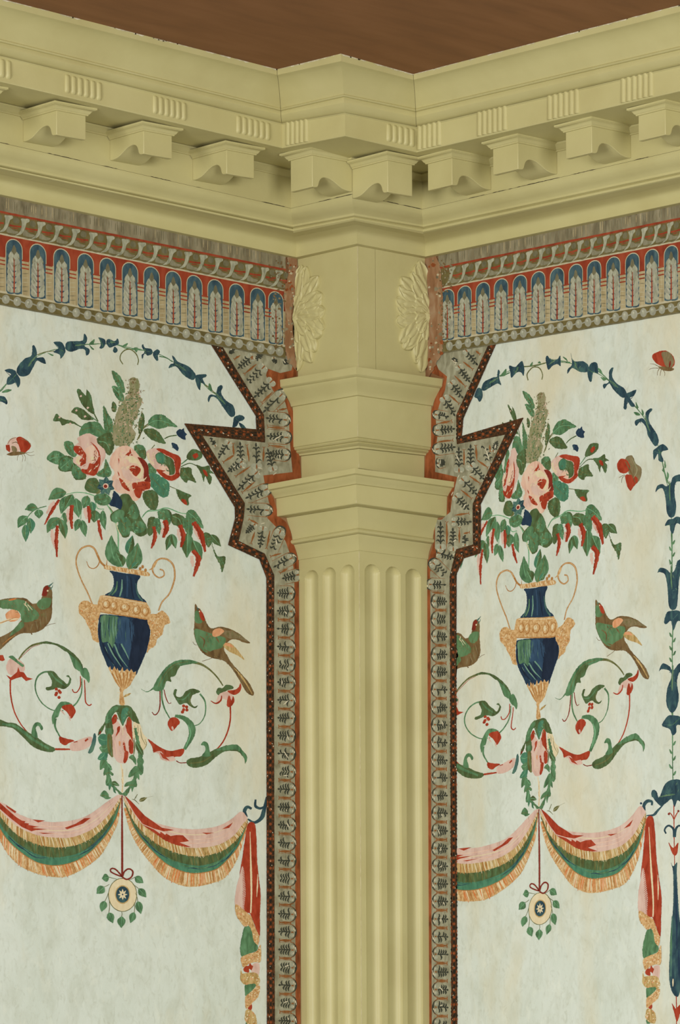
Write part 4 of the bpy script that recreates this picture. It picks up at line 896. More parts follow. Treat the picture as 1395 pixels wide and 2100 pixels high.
    p.dabs([(718,380),(900,432),(985,462),(880,562),(760,542)], ['brown', 'birdgreen', 'green', 'butter'], 34, 6, 1.2, 1); p.dabs([(930,360),(1100,420),(1190,500),(1080,472),(970,440)], ['olive', 'brown', 'butter'], 20, 7, 1.2, 2); p.dabs([(800,580),(960,600),(1042,700),(1000,690)], ['butter', 'brown'], 14, 6, 1.2, 3)
    for q in ([(760,440),(800,480),(790,540)], [(840,440),(860,500),(850,550)], [(900,450),(930,500)], [(800,560),(870,590),(960,610)]): p.line(q, (5, 14, 4), random.choice(['brown', 'green']))
    for q in ([(1060,720),(1130,800),(1200,920)], [(1090,760),(1160,850),(1215,945)]): p.line(q, (6, 12, 6), 'oldgold')
    p.line([(735,190),(748,215)], 8, 'teal'); p.line([(870,630),(830,645),(780,660)], 4, 'brown'); p.line([(735,520),(715,515),(700,490)], 4, 'brown'); p.oval((757,228), 6, 6, 'creamwhite', 8)
    p.build('bird', parent, 'green and brown bird facing left, right of the urn')

def wreath(wall, wp, parent):
    p = Part(wall, .0032, wp); p.fr = 'LH'
    for q in ([(660,1250),(690,1450),(680,1690)],): p.line(q, (16, 34, 16), 'creamwhite', .8, wiggle=.3)
    for q in ([(690,1330),(680,1450)], [(670,1480),(690,1560)], [(690,1580),(680,1680)]): p.line(q, 8, 'gold')
    p.blob([(850,640),(900,590),(960,650),(1000,780),(1062,860),(1052,980),(990,1052),(950,980),(922,855),(850,862)], 'creamwhite')
    for q in ([(870,660),(890,760),(930,860)], [(960,700),(980,840),(1040,960)], [(1030,870),(1055,950),(1010,1030)], [(920,650),(930,780)]): p.line(q, (5, 9, 4), 'olive')
    p.blob([(530,640),(600,580),(650,650),(690,700),(740,630),(765,720),(842,870),(855,960),(800,1082),(772,1152),(720,1235),(620,1225),(560,1152),(530,1102),(518,900)], 'pink', .5)
    for q in ([(518,560),(560,488),(602,510),(592,600),(530,642)], [(748,600),(780,528),(822,570),(842,850),(856,960),(842,1092),(790,1072),(780,900),(815,850),(750,750)], [(600,700),(642,668),(642,740),(575,838),(600,760)], [(698,1212),(712,1080),(688,915),(716,905),(742,1040),(775,1060),(762,1182),(722,1240)], [(728,640),(760,700),(745,720)]): p.blob(q, 'red')
    p.blob([(628,898),(657,908),(647,975),(632,952)], 'peach'); p.line([(670,660),(690,720),(680,820)], (14, 10, 3), 'creamwhite'); p.line([(740,760),(800,840),(850,920)], (5, 9, 4), 'creamwhite'); p.line([(560,880),(580,980),(600,1120)], (8, 16, 6), 'rosepink')
    p.blob([(680,348),(570,348),(490,408),(430,508),(408,612),(320,735),(308,815),(345,790),(405,690),(420,650),(430,800),(540,790),(530,640),(518,540),(582,450),(622,520),(650,600),(690,662),(720,600),(775,522),(840,590),(880,605),(948,635),(902,510),(850,420),(790,358)], 'deep', .5)
    p.blob([(570,360),(500,410),(440,510),(420,620),(500,600),(540,480),(620,400)], 'green'); p.blob([(690,400),(780,400),(730,560),(690,640),(660,540)], 'jade'); p.line([(330,790),(350,740)], (26, 30, 8), 'darkred')
    p.line([(470,700),(480,850),(440,1000),(400,1160),(430,1300),(470,1450),(540,1590),(680,1715)], (90, 80, 22), 'green', .6, wiggle=.2); p.line([(880,700),(930,950),(960,1150),(950,1300),(880,1460),(800,1610),(690,1715)], (40, 80, 22), 'green', .6, wiggle=.2)
    LVS = [[(306,850),(360,788),(432,800),(462,880),(450,950),(400,1002),(330,932)],[(328,1002),(390,960),(462,970),(482,1082),(390,1082)],[(308,1182),(340,1100),(410,1070),(462,1112),(420,1192)],[(338,1342),(345,1200),(422,1190),(412,1282)],[(440,1232),(500,1270),(525,1342),(460,1332)],[(396,1432),(400,1340),(452,1320),(545,1402),(530,1435),(452,1382)],[(428,1572),(440,1450),(482,1430),(522,1530),(492,1582)],[(488,1655),(468,1582),(512,1560)],[(518,1540),(570,1508),(635,1582),(560,1584)],[(538,1610),(560,1618),(584,1702),(550,1682)],[(590,1640),(640,1668),(694,1720),(640,1722)],
           [(888,900),(940,950),(1004,1050),(1002,1115),(940,1082),(890,1002)],[(786,1150),(840,1108),(892,1170),(892,1262),(840,1202)],[(930,1150),(990,1158),(1014,1230),(960,1292),(910,1222)],[(918,1270),(1002,1278),(1002,1390),(960,1422),(918,1362)],[(776,1455),(810,1350),(890,1278),(932,1350),(942,1495),(880,1432)],[(716,1602),(740,1540),(830,1508),(882,1460),(908,1592),(860,1612),(832,1682),(800,1592)],[(738,1662),(792,1628),(782,1690),(740,1742),(690,1722)],
           [(338,1732),(400,1655),(460,1700),(482,1760),(514,1770),(440,1795),(370,1755)]]
    for q in LVS:
        p.blob(q, random.choice(['green', 'green', 'jade', 'deep']), .4)
        c = np.mean(np.array(q), 0); p.line([q[0], c, q[len(q)//2]], (5, 9, 3), random.choice(['deep', 'mint', 'olive']))
    p.blob([(458,800),(520,820),(532,1000),(538,1145),(480,1102),(450,982)], 'olive', .4); p.line([(480,850),(500,1000),(520,1120)], (6, 16, 6), 'green'); p.line([(860,850),(870,1000),(850,1150)], (10, 22, 6), 'olive')
    p.line([(830,1790),(880,1810),(940,1870)], (8, 12, 5), 'olive'); p.line([(860,1800),(890,1760),(915,1715)], (6, 12, 8), 'olive'); p.leaf((940,1820),(1065,1765), 60, 'olive', 'creamwhite'); p.line([(1065,1765),(1160,1745)], 3, 'olive')
    p.dabs([(530,640),(690,700),(840,870),(770,1150),(620,1225),(520,900)], ['rosepink', 'pink', 'creamwhite'], 24, 5, 1.3, 1); p.dabs([(680,350),(490,410),(420,620),(540,600),(690,640),(880,600),(850,420)], ['mint', 'olive', 'green', 'deep'], 30, 5, 1.3, 2)
    p.build('leaf_wreath', parent, 'drooping green leaf wreath with pink flower below the urn')

def swags(wall, wp, parent):
    # left swag
    top = [(-20,190),(60,230),(150,300),(300,360),(450,385),(600,380),(750,350),(850,300),(960,220),(1080,140),(1128,135)]
    a = [(-20,260),(100,380),(200,450),(350,510),(500,530),(650,530),(800,480),(900,420),(1000,320),(1060,235),(1122,145)]
    b = [(-20,310),(100,450),(200,530),(340,590),(500,620),(650,610),(780,570),(900,490),(1000,380),(1080,250),(1120,155)]
    c = [(-20,420),(60,540),(160,640),(300,740),(420,780),(540,787),(680,755),(800,690),(900,600),(1000,480),(1080,330),(1118,170)]
    d = [(-20,520),(80,690),(200,800),(340,862),(480,892),(600,892),(740,835),(880,740),(960,650),(1040,500),(1090,380),(1118,190)]
    reds = [[(-20,190),(60,262),(150,340),(200,372),(235,378),(225,395),(270,400),(262,412),(360,430),(300,440),(440,455),(330,462),(290,472),(200,432),(100,352),(-20,250)],[(55,228),(150,290),(140,306),(60,250)],[(298,363),(418,373),(352,390)],[(597,440),(700,400),(780,350),(838,348),(768,400),(620,452)],[(353,482),(508,490),(400,497)]]
    def swag(fr, top, a, b, c, d, reds, label, n):
        p = Part(wall, .0040, wp); p.fr = fr
        ribbon(p, top, a, 'pink')
        A_ = np.array(catmull(top, False, 30)); B_ = np.array(catmull(a, False, 30))
        for u in (.3, .55, .75):
            m = min(len(A_), len(B_)); q = [A_[int(i*(len(A_)-1)/(m-1))]*(1-u)+B_[int(i*(len(B_)-1)/(m-1))]*u for i in range(2, m-2, 3)]
            p.line(q, (3, 8, 3), random.choice(['rosepink', 'creamwhite', 'rosepink']))
        for r in reds: p.poly(r, 'red', .3)
        o = p.build('swag', parent, label)
        p = Part(wall, .0046, wp); p.fr = fr
        ribbon(p, a, b, 'oldgold'); band_comb(p, a, b, n, ['oldgold', 'creamwhite', 'ochre', 'gold', 'creamwhite'], 9, .22, 1)
        p.build('upper_fringe', o, 'gold fringe'); p = Part(wall, .0034, wp); p.fr = fr
        ribbon(p, b, c, 'jade')
        mid = [np.array(x)*.45+np.array(y)*.55 for x, y in zip([b[int(i*(len(b)-1)/10)] for i in range(11)], [c[int(i*(len(c)-1)/10)] for i in range(11)])]
        ribbon(p, b, mid, 'deep'); band_comb(p, b, mid, n, ['deep', 'olive', 'deep'], 10, .3, 2)
        for q in range(18):
            i0 = random.randint(1, 7); p.line([mid[i0]+np.array([0, 10*random.uniform(0, 3)]), mid[i0+1]+np.array([0, 12*random.uniform(0, 3)]), mid[i0+2]+np.array([0, 10])], (3, 12, 3), random.choice(['green', 'jade', 'bluebell']))
        p.build('green_lining', o, 'green lining'); p = Part(wall, .0037, wp); p.fr = fr
        ribbon(p, c, d, 'gold'); band_comb(p, c, d, int(n*1.2), ['gold', 'peach', 'creamwhite', 'ochre', 'gold', 'orange', 'creamwhite'], 10, .1, 3); p.line(c, 7, 'ochre')
        p.build('lower_fringe', o, 'gold and orange fringe')
    swag('LI', top, a, b, c, d, reds, 'pink and green swag with gold fringe, left of the medallion cord', 110)
    top = [(45,125),(100,190),(200,280),(330,370),(450,410),(600,435),(750,435),(900,410),(1020,350),(1110,280),(1165,330)]
    a = [(60,150),(150,300),(230,400),(330,470),(450,550),(580,592),(700,607),(850,592),(950,560),(1050,490),(1120,400),(1168,345)]
    b = [(70,200),(160,380),(260,490),(360,570),(480,630),(600,667),(730,682),(850,662),(960,622),(1060,540),(1130,450),(1168,360)]
    c = [(80,250),(150,420),(220,530),(330,650),(430,740),(540,800),(660,832),(780,826),(900,790),(1000,700),(1080,600),(1135,480),(1168,375)]
    d = [(60,250),(120,460),(200,610),(300,740),(400,850),(500,912),(600,947),(700,952),(830,927),(950,882),(1030,790),(1090,670),(1130,540),(1168,395)]
    reds = [[(65,132),(130,190),(250,320),(340,382),(400,425),(512,445),(420,457),(330,432),(230,390),(160,300),(100,200)],[(225,395),(330,440),(350,455),(385,478),(390,460),(430,490),(440,475),(480,498),(530,490),(590,492),(645,545),(560,558),(665,600),(560,592),(450,552),(340,482)],[(938,440),(1038,378),(1005,425)],[(760,470),(872,470),(800,483)]]
    swag('LJ', top, a, b, c, d, reds, 'pink and green swag with gold fringe, right of the medallion cord', 115)
    # hanging sash
    p = Part(wall, .0042, wp); p.fr = 'LJ'
    p.blob([(1098,850),(1130,730),(1150,900),(1150,1165),(1058,1115),(1068,960)], 'pink')
    p.blob([(1170,395),(1228,385),(1246,500),(1252,700),(1266,850),(1284,1020),(1278,1200),(1276,1392),(1232,1295),(1190,1195),(1140,1165),(1150,1000),(1138,820),(1120,770),(1095,852),(1120,700),(1140,560)], 'red')
    p.line([(1190,460),(1196,700),(1202,1000),(1196,1188)], (4, 18, 12), 'creamwhite'); p.line([(1258,840),(1256,940),(1250,1045)], (4, 13, 4), 'creamwhite')
    for i in range(26):
        y = 740+i*16; p.line([(1148, y), (1122, y+18)], (7, 5, 2), 'red')
    o = p.build('hanging_sash', parent, 'red, pink and green sash with gold fringe hanging from the swag')
    for pts, m, nm in (([(298,388),(350,400),(430,470),(522,550),(562,650),(602,750),(645,850),(622,965),(560,900),(540,780),(492,690),(430,702),(350,602),(308,520)], 'gold', 'fringe'), ([(430,712),(492,692),(542,770),(562,900),(615,965),(612,1042),(500,1092),(400,1135),(368,1040),(388,880)], 'green', 'green_fold'),
                     ([(388,1140),(500,1090),(612,1048),(662,960),(662,1200),(580,1212),(500,1232),(420,1285),(383,1220)], 'gold', 'fringe'), ([(530,1258),(642,1230),(632,1402),(540,1372)], 'pink', 'pink_fold'), ([(413,1312),(450,1268),(490,1262),(515,1215),(525,1250),(552,1268),(532,1332),(500,1305),(495,1362),(440,1352)], 'red', 'red_fold'),
                     ([(378,1298),(400,1370),(500,1360),(602,1370),(642,1422),(652,1500),(602,1562),(580,1520),(450,1532),(400,1512),(368,1450)], 'oldgold', 'fringe'), ([(448,1532),(582,1515),(592,1560),(522,1652),(450,1702),(433,1600)], 'green', 'green_fold'),
                     ([(448,1702),(522,1640),(602,1560),(652,1560),(632,1700),(540,1802),(460,1882),(438,1800)], 'gold', 'fringe'), ([(478,1872),(510,1795),(542,1840),(522,1912)], 'red', 'red_fold'), ([(438,1955),(470,1888),(562,1930),(602,2022),(602,2140),(520,2140),(440,2050)], 'oldgold', 'fringe'), ([(455,2060),(520,2062),(522,2140),(460,2140)], 'green', 'green_fold')):
        p = Part(wall, .0044+.0001*(m == 'green')+.0003*(m in ('gold', 'oldgold')), wp); p.fr = 'LK'; p.blob(pts, m, .5)
        if m in ('gold', 'oldgold'):
            p.spots(pts, 'ochre', 14, 11, 1); p.spots(pts, 'creamwhite', 16, 11, 2); p.spots(pts, 'peach', 6, 12, 3)
        p.build(nm, o)
    # medallion
    p = Part(wall, .0042, wp); p.fr = 'LI'
    ring = [(1132+130*math.sin(t*math.pi/14), 1058-153*math.cos(t*math.pi/14)) for t in range(28)]
    p.blob(ring, 'creamwhite'); p.line(ring+ring[:2], 6, 'olive')
    p.oval((1132,1055), 70, 86, 'oldgold'); p.oval((1132,1055), 61, 76, 'bluebell')
    for i in range(8):
        t = i*math.pi/4; p.leaf((1132,1055), (1132+44*math.sin(t), 1055-52*math.cos(t)), 17, 'creamwhite')
    p.oval((1132,1055), 7, 8, 'navy', 8)
    o = p.build('medallion', parent, 'blue oval medallion with white flower hung on a red cord')
    p = Part(wall, .0044, wp); p.fr = 'LI'; p.line([(1127,140),(1127,400),(1128,650),(1128,890)], (10, 18, 18), 'darkred', .2)
    p.line([(1132,892),(1075,872),(1022,842),(1030,815),(1070,825),(1128,888)], 13, 'darkred'); p.line([(1130,890),(1150,842),(1190,818),(1226,842),(1216,890),(1172,916),(1130,896)], 14, 'darkred'); p.build('cord_and_bow', o, 'red cord and bow')
    for b, t, wd, st in (((1005,895),(940,908),72,(1080,915)),((962,985),(892,1046),76,(1010,960)),((968,1115),(936,1214),66,(1000,1040)),((1005,1222),(1042,1318),66,(1010,1120)),((1122,1258),(1120,1364),72,(1124,1215)),((1240,1220),(1203,1318),60,(1240,1130)),((1272,1118),(1300,1234),66,(1250,1040)),((1280,1002),(1352,1080),66,(1225,960)),((1248,893),(1323,948),66,(1195,920))):
        p = Part(wall, .0043, wp); p.fr = 'LI'; p.line([st, ((st[0]+b[0])/2+4, (st[1]+b[1])/2), b], (4, 5, 5), 'olive'); p.leaf(b, t, wd, 'green', 'mint'); p.build('pendant_leaf', o)

for wall, wp, parent in (('L', False, WL), ('R', True, WR)):
    random.seed(11)
    CLUSTER = 'A'; urn(wall, wp, parent); bouquet(wall, wp, parent)
    CLUSTER = 'B'; scrolls(wall, wp, parent)
    CLUSTER = 'C'; wreath(wall, wp, parent); swags(wall, wp, parent)
# ---------------------------------------------------------------- bellflower garlands, butterflies, knots: drawn separately on each wall
CLUSTER = 'D'
def garland(wall, parent, label, stems, items, vine):
    p = Part(wall, .001, False)
    p.line(vine, (1.2, 1.6, 1.2), 'green')
    for fr, pts, wd, m in stems: p.fr = fr; p.line(pts, wd, m)
    o = p.build('bellflower_garland', parent, label)
    for fr, kind, pts in items:
        p = Part(wall, .002, False); p.fr = fr; c = np.mean(np.array(pts), 0)
        p.blob(pts, 'bluebell' if kind != 'g' else 'green', .3)
        s_ = FR[fr][2]
        if kind == 'b':     # bell: lit stripe along the body
            i = max(range(len(pts)), key=lambda k: (pts[k][0]-c[0])**2+(pts[k][1]-c[1])**2)
            f = np.array(pts[i]); t = c*2-f
            p.line([c*.65+f*.35, c, c*.6+t*.4], (s_*1.2, s_*5.0, s_*1.2), 'bellgreen'); p.dabs(pts, ['bellgreen', 'teal', 'navy', 'navy', 'teal'], 12, 6, 1.2, 1); p.line([c*.8+f*.2+s_*1.5, c+s_*1.8, c*.75+t*.25+s_], (s_*.5, s_*1.6, s_*.5), 'navy')
            p.line([c*.7+f*.3-s_*1.2, c-s_*1.4], (s_*.6, s_*1.4, s_*.6), 'green')
        elif kind == 'l':
            for k in range(0, len(pts), 3): p.line([c, (c+np.array(pts[k]))/2, np.array(pts[k])*.85+c*.15], (s_*.8, s_*1.3, s_*.4), random.choice(['teal', 'navy', 'green']))
        p.build({'b': 'bellflower', 'l': 'leaf_cluster', 'g': 'small_leaf'}[kind], o)
    return o
random.seed(5)
garland('L', WL, 'arched garland of blue bellflowers above the bouquet',
  [('LA',[(60,485),(25,530),(0,555)],9,'green'),('LA',[(345,215),(420,188),(500,180)],(10,9,7),'olive'),('LA',[(790,118),(860,118),(910,112)],9,'green'),('LA',[(1090,122),(1180,158),(1310,172)],(10,10,8),'green'),
   ('LA',[(1135,302),(1108,250),(1130,190),(1190,162),(1250,198),(1278,260),(1270,308)],(9,11,9),'olive'),('LB',[(0,158),(50,158),(100,170)],9,'green'),('LB',[(255,228),(320,242),(375,278)],(11,10,8),'green'),('LB',[(680,490),(730,532),(775,575)],(10,10,8),'olive')],
  [('LA','b',[(152,370),(172,310),(230,250),(290,220),(300,130),(322,133),(342,200),(340,240),(400,238),(424,295),(390,290),(340,270),(302,340),(262,400),(190,413)]),
   ('LA','l',[(42,360),(90,343),(140,360),(155,390),(182,430),(186,480),(165,516),(145,470),(110,487),(63,487),(68,430),(102,395)]),
   ('LA','b',[(603,140),(620,95),(700,88),(762,83),(770,50),(778,18),(803,50),(802,90),(780,132),(822,160),(824,200),(795,222),(785,172),(740,160),(660,186),(613,170)]),
   ('LA','l',[(493,100),(560,93),(592,130),(603,190),(560,252),(550,212),(493,187),(540,150)]),
   ('LA','l',[(908,55),(960,68),(977,100),(952,152),(918,152),(932,110)]),('LA','b',[(978,100),(1000,68),(1060,88),(1085,62),(1097,110),(1060,132),(1010,147)]),('LA','l',[(1058,140),(1088,170),(1067,197),(1043,182)]),
   ('LA','g',[(820,115),(870,70),(865,110)]),('LA','g',[(820,120),(870,165),(850,165)]),('LA','g',[(1130,130),(1180,105),(1165,135)]),('LA','g',[(1235,150),(1275,150),(1260,192)]),('LA','g',[(435,195),(495,215),(480,225)]),('LA','g',[(15,562),(60,532),(107,538),(70,560)]),('LA','l',[(-20,598),(0,594),(42,602),(68,645),(62,672),(20,650),(-20,640)]),
   ('LB','b',[(93,140),(105,115),(125,150),(182,160),(192,202),(150,222),(118,205),(100,252),(92,215),(120,190)]),('LB','l',[(198,195),(238,163),(262,188),(242,222),(247,262),(232,270),(205,235)]),
   ('LB','b',[(373,222),(397,238),(432,280),(520,318),(582,380),(592,420),(560,447),(480,402),(408,322),(343,337),(358,300),(390,288)]),('LB','l',[(598,400),(690,395),(682,422),(655,432),(682,492),(640,475),(632,542),(600,492),(588,430)]),
   ('LB','g',[(712,480),(728,485),(745,545),(710,535)]),('LB','b',[(783,560),(798,510),(832,493),(842,515),(826,560),(850,610),(885,645),(942,690),(954,770),(912,785),(860,722),(790,622),(738,602),(712,652),(703,612),(730,580),(778,588)]),
   ('LB','l',[(948,790),(1002,768),(1042,790),(1030,818),(992,832),(972,872),(932,885),(938,830)]),('LB','l',[(988,838),(1030,860),(1063,902),(1012,892)])],
  [(-5,806),(20,780),(55,745),(95,722),(130,714),(180,706),(230,706),(270,714),(300,720),(330,728),(355,742),(380,758),(408,778),(430,800),(450,815),(475,845),(484,862)])
# knot of the swag on the left wall
p = Part('L', .003, False); p.fr = 'LJ'
p.line([(1158,330),(1140,278),(1165,240),(1205,256)], (26, 34, 20), 'bluebell'); p.line([(1170,348),(1230,378),(1290,340),(1312,280),(1340,150)], (14, 40, 18), 'bluebell'); p.line([(1240,172),(1238,230),(1280,252),(1312,240)], (16, 26, 18), 'bluebell'); p.build('blue_ribbon', WL, 'dark blue scroll holding the swag')
garland('R', WR, 'arched garland of blue bellflowers above the bouquet',
  [('RA',[(285,245),(318,235),(348,222)],7,'green'),('RA',[(430,185),(490,180),(575,160)],(6,6,5),'olive'),('RA',[(460,270),(455,230),(490,190),(530,195),(549,235),(545,266)],(6,7,6),'olive'),('RA',[(658,150),(720,160)],6,'green'),('RA',[(885,210),(920,235),(955,268)],6,'green'),('RA',[(1108,420),(1140,455),(1172,495)],6,'green'),
   ('RA',[(1285,765),(1300,840),(1322,932)],(6,6,5),'green'),('RB',[(1290,0),(1312,60),(1330,105)],6,'green')],
  [('RA','l',[(128,372),(150,318),(177,330),(178,380),(160,403),(145,380)]),('RA','b',[(173,322),(190,280),(250,250),(268,250),(275,205),(287,215),(282,255),(295,300),(270,290),(230,312),(190,334)]),('RA','b',[(343,180),(380,188),(400,168),(425,152),(437,200),(432,242),(415,220),(390,222),(358,254),(350,220)]),
   ('RA','b',[(568,130),(580,118),(600,140),(640,140),(658,118),(660,182),(640,170),(610,182),(585,205),(573,170)]),('RA','b',[(723,102),(740,150),(800,153),(832,180),(826,216),(780,218),(732,195),(703,230),(705,200),(730,170)]),('RA','l',[(828,200),(850,163),(885,165),(890,228),(862,220),(850,277),(835,270),(825,225)]),
   ('RA','b',[(960,210),(985,192),(977,240),(1002,285),(1052,320),(1067,360),(1040,377),(988,330),(958,290),(928,322),(922,295),(955,280)]),('RA','l',[(1062,355),(1090,340),(1127,328),(1110,367),(1088,378),(1118,425),(1095,432),(1072,402),(1065,448),(1048,442),(1053,385)]),
   ('RA','b',[(1183,470),(1215,442),(1225,452),(1205,480),(1208,530),(1252,600),(1264,650),(1240,674),(1198,610),(1186,560),(1155,525),(1125,550),(1118,520),(1165,503),(1190,530)]),('RA','l',[(1255,682),(1290,662),(1323,695),(1290,705),(1280,722),(1294,768),(1265,765),(1258,722),(1235,760),(1230,705)]),
   ('RA','g',[(290,242),(325,198),(320,240)]),('RA','g',[(470,180),(488,155),(485,180)]),('RA','g',[(520,165),(530,152),(540,165)]),('RA','g',[(672,125),(690,130),(705,155)]),('RA','g',[(888,195),(905,200),(922,238),(905,225)]),('RA','g',[(905,250),(930,255),(945,262),(925,272)]),('RA','g',[(1122,402),(1140,440),(1128,440)]),('RA','g',[(1110,465),(1140,470),(1150,485),(1125,485)]),('RA','g',[(1158,445),(1172,470),(1165,490)]),
   ('RA','g',[(1300,760),(1310,800),(1300,810)]),('RA','g',[(1282,820),(1295,822),(1308,850)]),('RA','g',[(1315,830),(1325,860),(1315,880)]),('RB','g',[(1318,25),(1328,45),(1318,70)])],
  [(980,808),(1000,784),(1030,768),(1060,755),(1100,750),(1135,742),(1180,747),(1210,757),(1245,778),(1270,800),(1293,822),(1315,848),(1335,880),(1352,920),(1362,960),(1370,990)])
garland('R', WR, 'upright column of blue bellflowers at the right edge',
  [('RB',[(1342,395),(1345,500),(1346,625)],(7,7,5),'green'),('RC',[(1352,440),(1348,560),(1350,690)],(7,6,5),'green'),('RD',[(1350,110),(1350,150)],8,'green'),('RD',[(1350,252),(1350,400),(1353,540)],(7,6,5),'green')],
  [('RB','b',[(1244,148),(1255,110),(1285,98),(1310,112),(1338,90),(1352,55),(1400,38),(1440,60),(1400,80),(1368,92),(1362,160),(1372,230),(1362,292),(1335,304),(1313,270),(1308,200),(1290,128),(1262,130)]),('RB','l',[(1302,355),(1320,318),(1350,312),(1380,298),(1420,320),(1400,345),(1372,342),(1352,404),(1335,382),(1330,350)]),
   ('RC','b',[(1258,102),(1275,72),(1312,80),(1342,105),(1367,75),(1380,30),(1420,22),(1412,70),(1398,110),(1388,160),(1377,300),(1352,326),(1328,300),(1318,180),(1303,112),(1270,97)]),('RC','l',[(1298,402),(1315,342),(1350,330),(1395,335),(1420,400),(1382,392),(1355,448),(1340,392),(1315,410)]),
   ('RC','b',[(1268,695),(1290,648),(1332,665),(1345,685),(1360,685),(1390,648),(1430,650),(1430,680),(1392,702),(1377,760),(1388,850),(1372,922),(1342,944),(1313,890),(1318,800),(1343,730),(1330,692),(1285,682)]),
   ('RD','l',[(1286,195),(1320,143),(1352,138),(1400,148),(1430,200),(1377,197),(1372,242),(1350,258),(1333,222),(1300,208)]),
   ('RD','b',[(1222,600),(1238,586),(1255,600),(1270,632),(1300,560),(1340,528),(1400,530),(1450,600),(1410,660),(1380,650),(1362,690),(1345,642),(1320,660),(1302,672),(1280,685),(1240,645)])] +
  [('RB','g',[(1345,y),(1345+dx*.5,y-22),(1345+dx,y-28),(1345+dx*.7,y-4)]) for y,dx in ((470,20),(510,-18),(545,20),(590,-18))] + [('RC','g',[(1350,y),(1350+dx*.5,y-22),(1350+dx,y-28),(1350+dx*.7,y-4)]) for y,dx in ((490,-20),(520,20),(570,-20),(600,20),(640,-20))] + [('RC','g',[(1345,40),(1330,30),(1335,55)])] + [('RD','g',[(1350,y),(1350+dx*.5,y-22),(1350+dx,y-28),(1350+dx*.7,y-4)]) for y,dx in ((320,20),(370,-20),(410,20),(460,-22),(500,22))],
  [(1372,994),(1377,1060),(1379,1095),(1379,1160),(1379,1250),(1380,1290),(1379,1370),(1377,1450),(1379,1470),(1380,1510),(1380,1600)])
p = Part('R', .003, False); p.fr = 'RD'
p.line([(1180,712),(1178,680),(1198,655),(1225,658),(1225,680)], (16, 22, 12), 'bluebell'); p.line([(1192,742),(1235,738),(1262,710),(1292,678)], (6, 16, 6), 'bluebell'); p.oval((1160,668), 7, 7, 'navy', 8); p.line([(1232,630),(1228,605),(1245,595),(1258,612)], (12, 12, 6), 'bluebell'); p.build('blue_ribbon', WR, 'dark blue scroll holding the swag')
p = Part('R', .001, False); p.fr = 'RF'
p.line([(826,350),(828,600),(832,840)], (8, 8, 6), 'red'); p.line([(790,412),(808,430),(826,470)], (6, 9, 6), 'red'); p.line([(862,405),(845,430),(828,470)], (6, 9, 6), 'red'); p.oval((786,425), 9, 10, 'darkred', 8); p.oval((862,402), 9, 9, 'darkred', 8)
p.line([(830,610),(822,545),(782,518),(752,550),(764,582)], (22, 17, 12), 'bluebell'); p.line([(832,610),(842,545),(870,518),(905,540)], (22, 17, 12), 'bluebell')
p.blob([(783,653),(812,690),(830,690),(862,653),(852,740),(832,757),(812,735)], 'red')
o = p.build('red_stem', WR, 'thin red stem with small buds under the bellflower column')
p = Part('R', .002, False); p.fr = 'RF'
p.blob([(803,812),(822,842),(852,812),(850,900),(866,1200),(892,1450),(892,1700),(872,1850),(848,1884),(810,1840),(788,1720),(798,1450),(820,1150),(820,900)], 'bluebell'); p.line([(812,1240),(805,1450),(803,1720)], (6, 22, 12), 'teal'); p.line([(806,1330),(802,1560)], (4, 10, 4), 'green'); p.line([(840,950),(848,1250),(850,1500)], (6, 16, 8), 'navy'); p.line([(820,1740),(818,1800)], (8, 12, 5), 'creamwhite'); p.line([(865,1500),(868,1750)], (6, 18, 6), 'navy')
p.build('blue_club', o, 'long dark blue club shaped drop')
p = Part('R', .002, False); p.fr = 'RF'
p.line([(845,1880),(847,1990),(847,2140)], (8, 8, 7), 'red'); p.blob([(810,1935),(838,1975),(850,1970),(890,1935),(872,2030),(850,2080),(832,2025)], 'red'); p.build('red_bud', o)
# butterflies
p = Part('L', .003, False); p.fr = 'LA'
p.blob([(52,1065),(90,995),(150,975),(182,1020),(190,1085),(160,1112),(110,1122),(65,1092)], 'pink'); p.poly([(52,1050),(85,1045),(95,1085),(90,1118),(60,1090)], 'red', 1); p.blob([(105,1060),(140,1060),(160,1100),(120,1112)], 'butter'); p.line([(70,1040),(100,995),(150,978)], (4, 6, 4), 'butter'); p.line([(110,1030),(150,1020),(170,1040)], (5, 7, 4), 'brown')
p.blob([(150,990),(185,970),(245,1000),(287,1050),(252,1102),(200,1124),(178,1062)], 'red'); p.line([(200,990),(255,1010),(285,1050)], (4, 6, 4), 'butter'); p.blob([(62,1132),(110,1112),(190,1108),(235,1125),(150,1144),(92,1144)], 'brown')
for q in ([(185,1120),(165,1150),(158,1190)],[(200,1130),(212,1160),(205,1205)],[(218,1130),(235,1160),(230,1195)],[(235,1122),(280,1145),(320,1138)],[(230,1118),(290,1115),(312,1105)]): p.line(q, (5, 4, 3), 'butter')
p.build('butterfly', WL, 'small red and cream butterfly at the left edge')
p = Part('R', .003, False); p.fr = 'RA'
p.blob([(1223,120),(1260,93),(1310,88),(1352,120),(1362,170),(1330,202),(1290,187),(1245,162)], 'red'); p.blob([(1283,98),(1330,98),(1358,150),(1340,192),(1308,182),(1290,140)], 'butter'); p.line([(1335,150),(1330,190)], (6, 12, 6), 'darkred'); p.blob([(1262,185),(1320,188),(1358,198),(1342,213),(1290,208)], 'brown')
for q in ([(1270,195),(1258,215),(1255,240)],[(1280,200),(1275,225),(1272,242)],[(1290,203),(1302,225),(1300,242)],[(1265,185),(1235,170),(1210,168)],[(1265,195),(1225,195),(1203,205)]): p.line(q, (4, 3, 2), 'brown')
p.build('butterfly', WR, 'red and brown butterfly near the top right corner')
p = Part('R', .003, False); p.fr = 'RA'
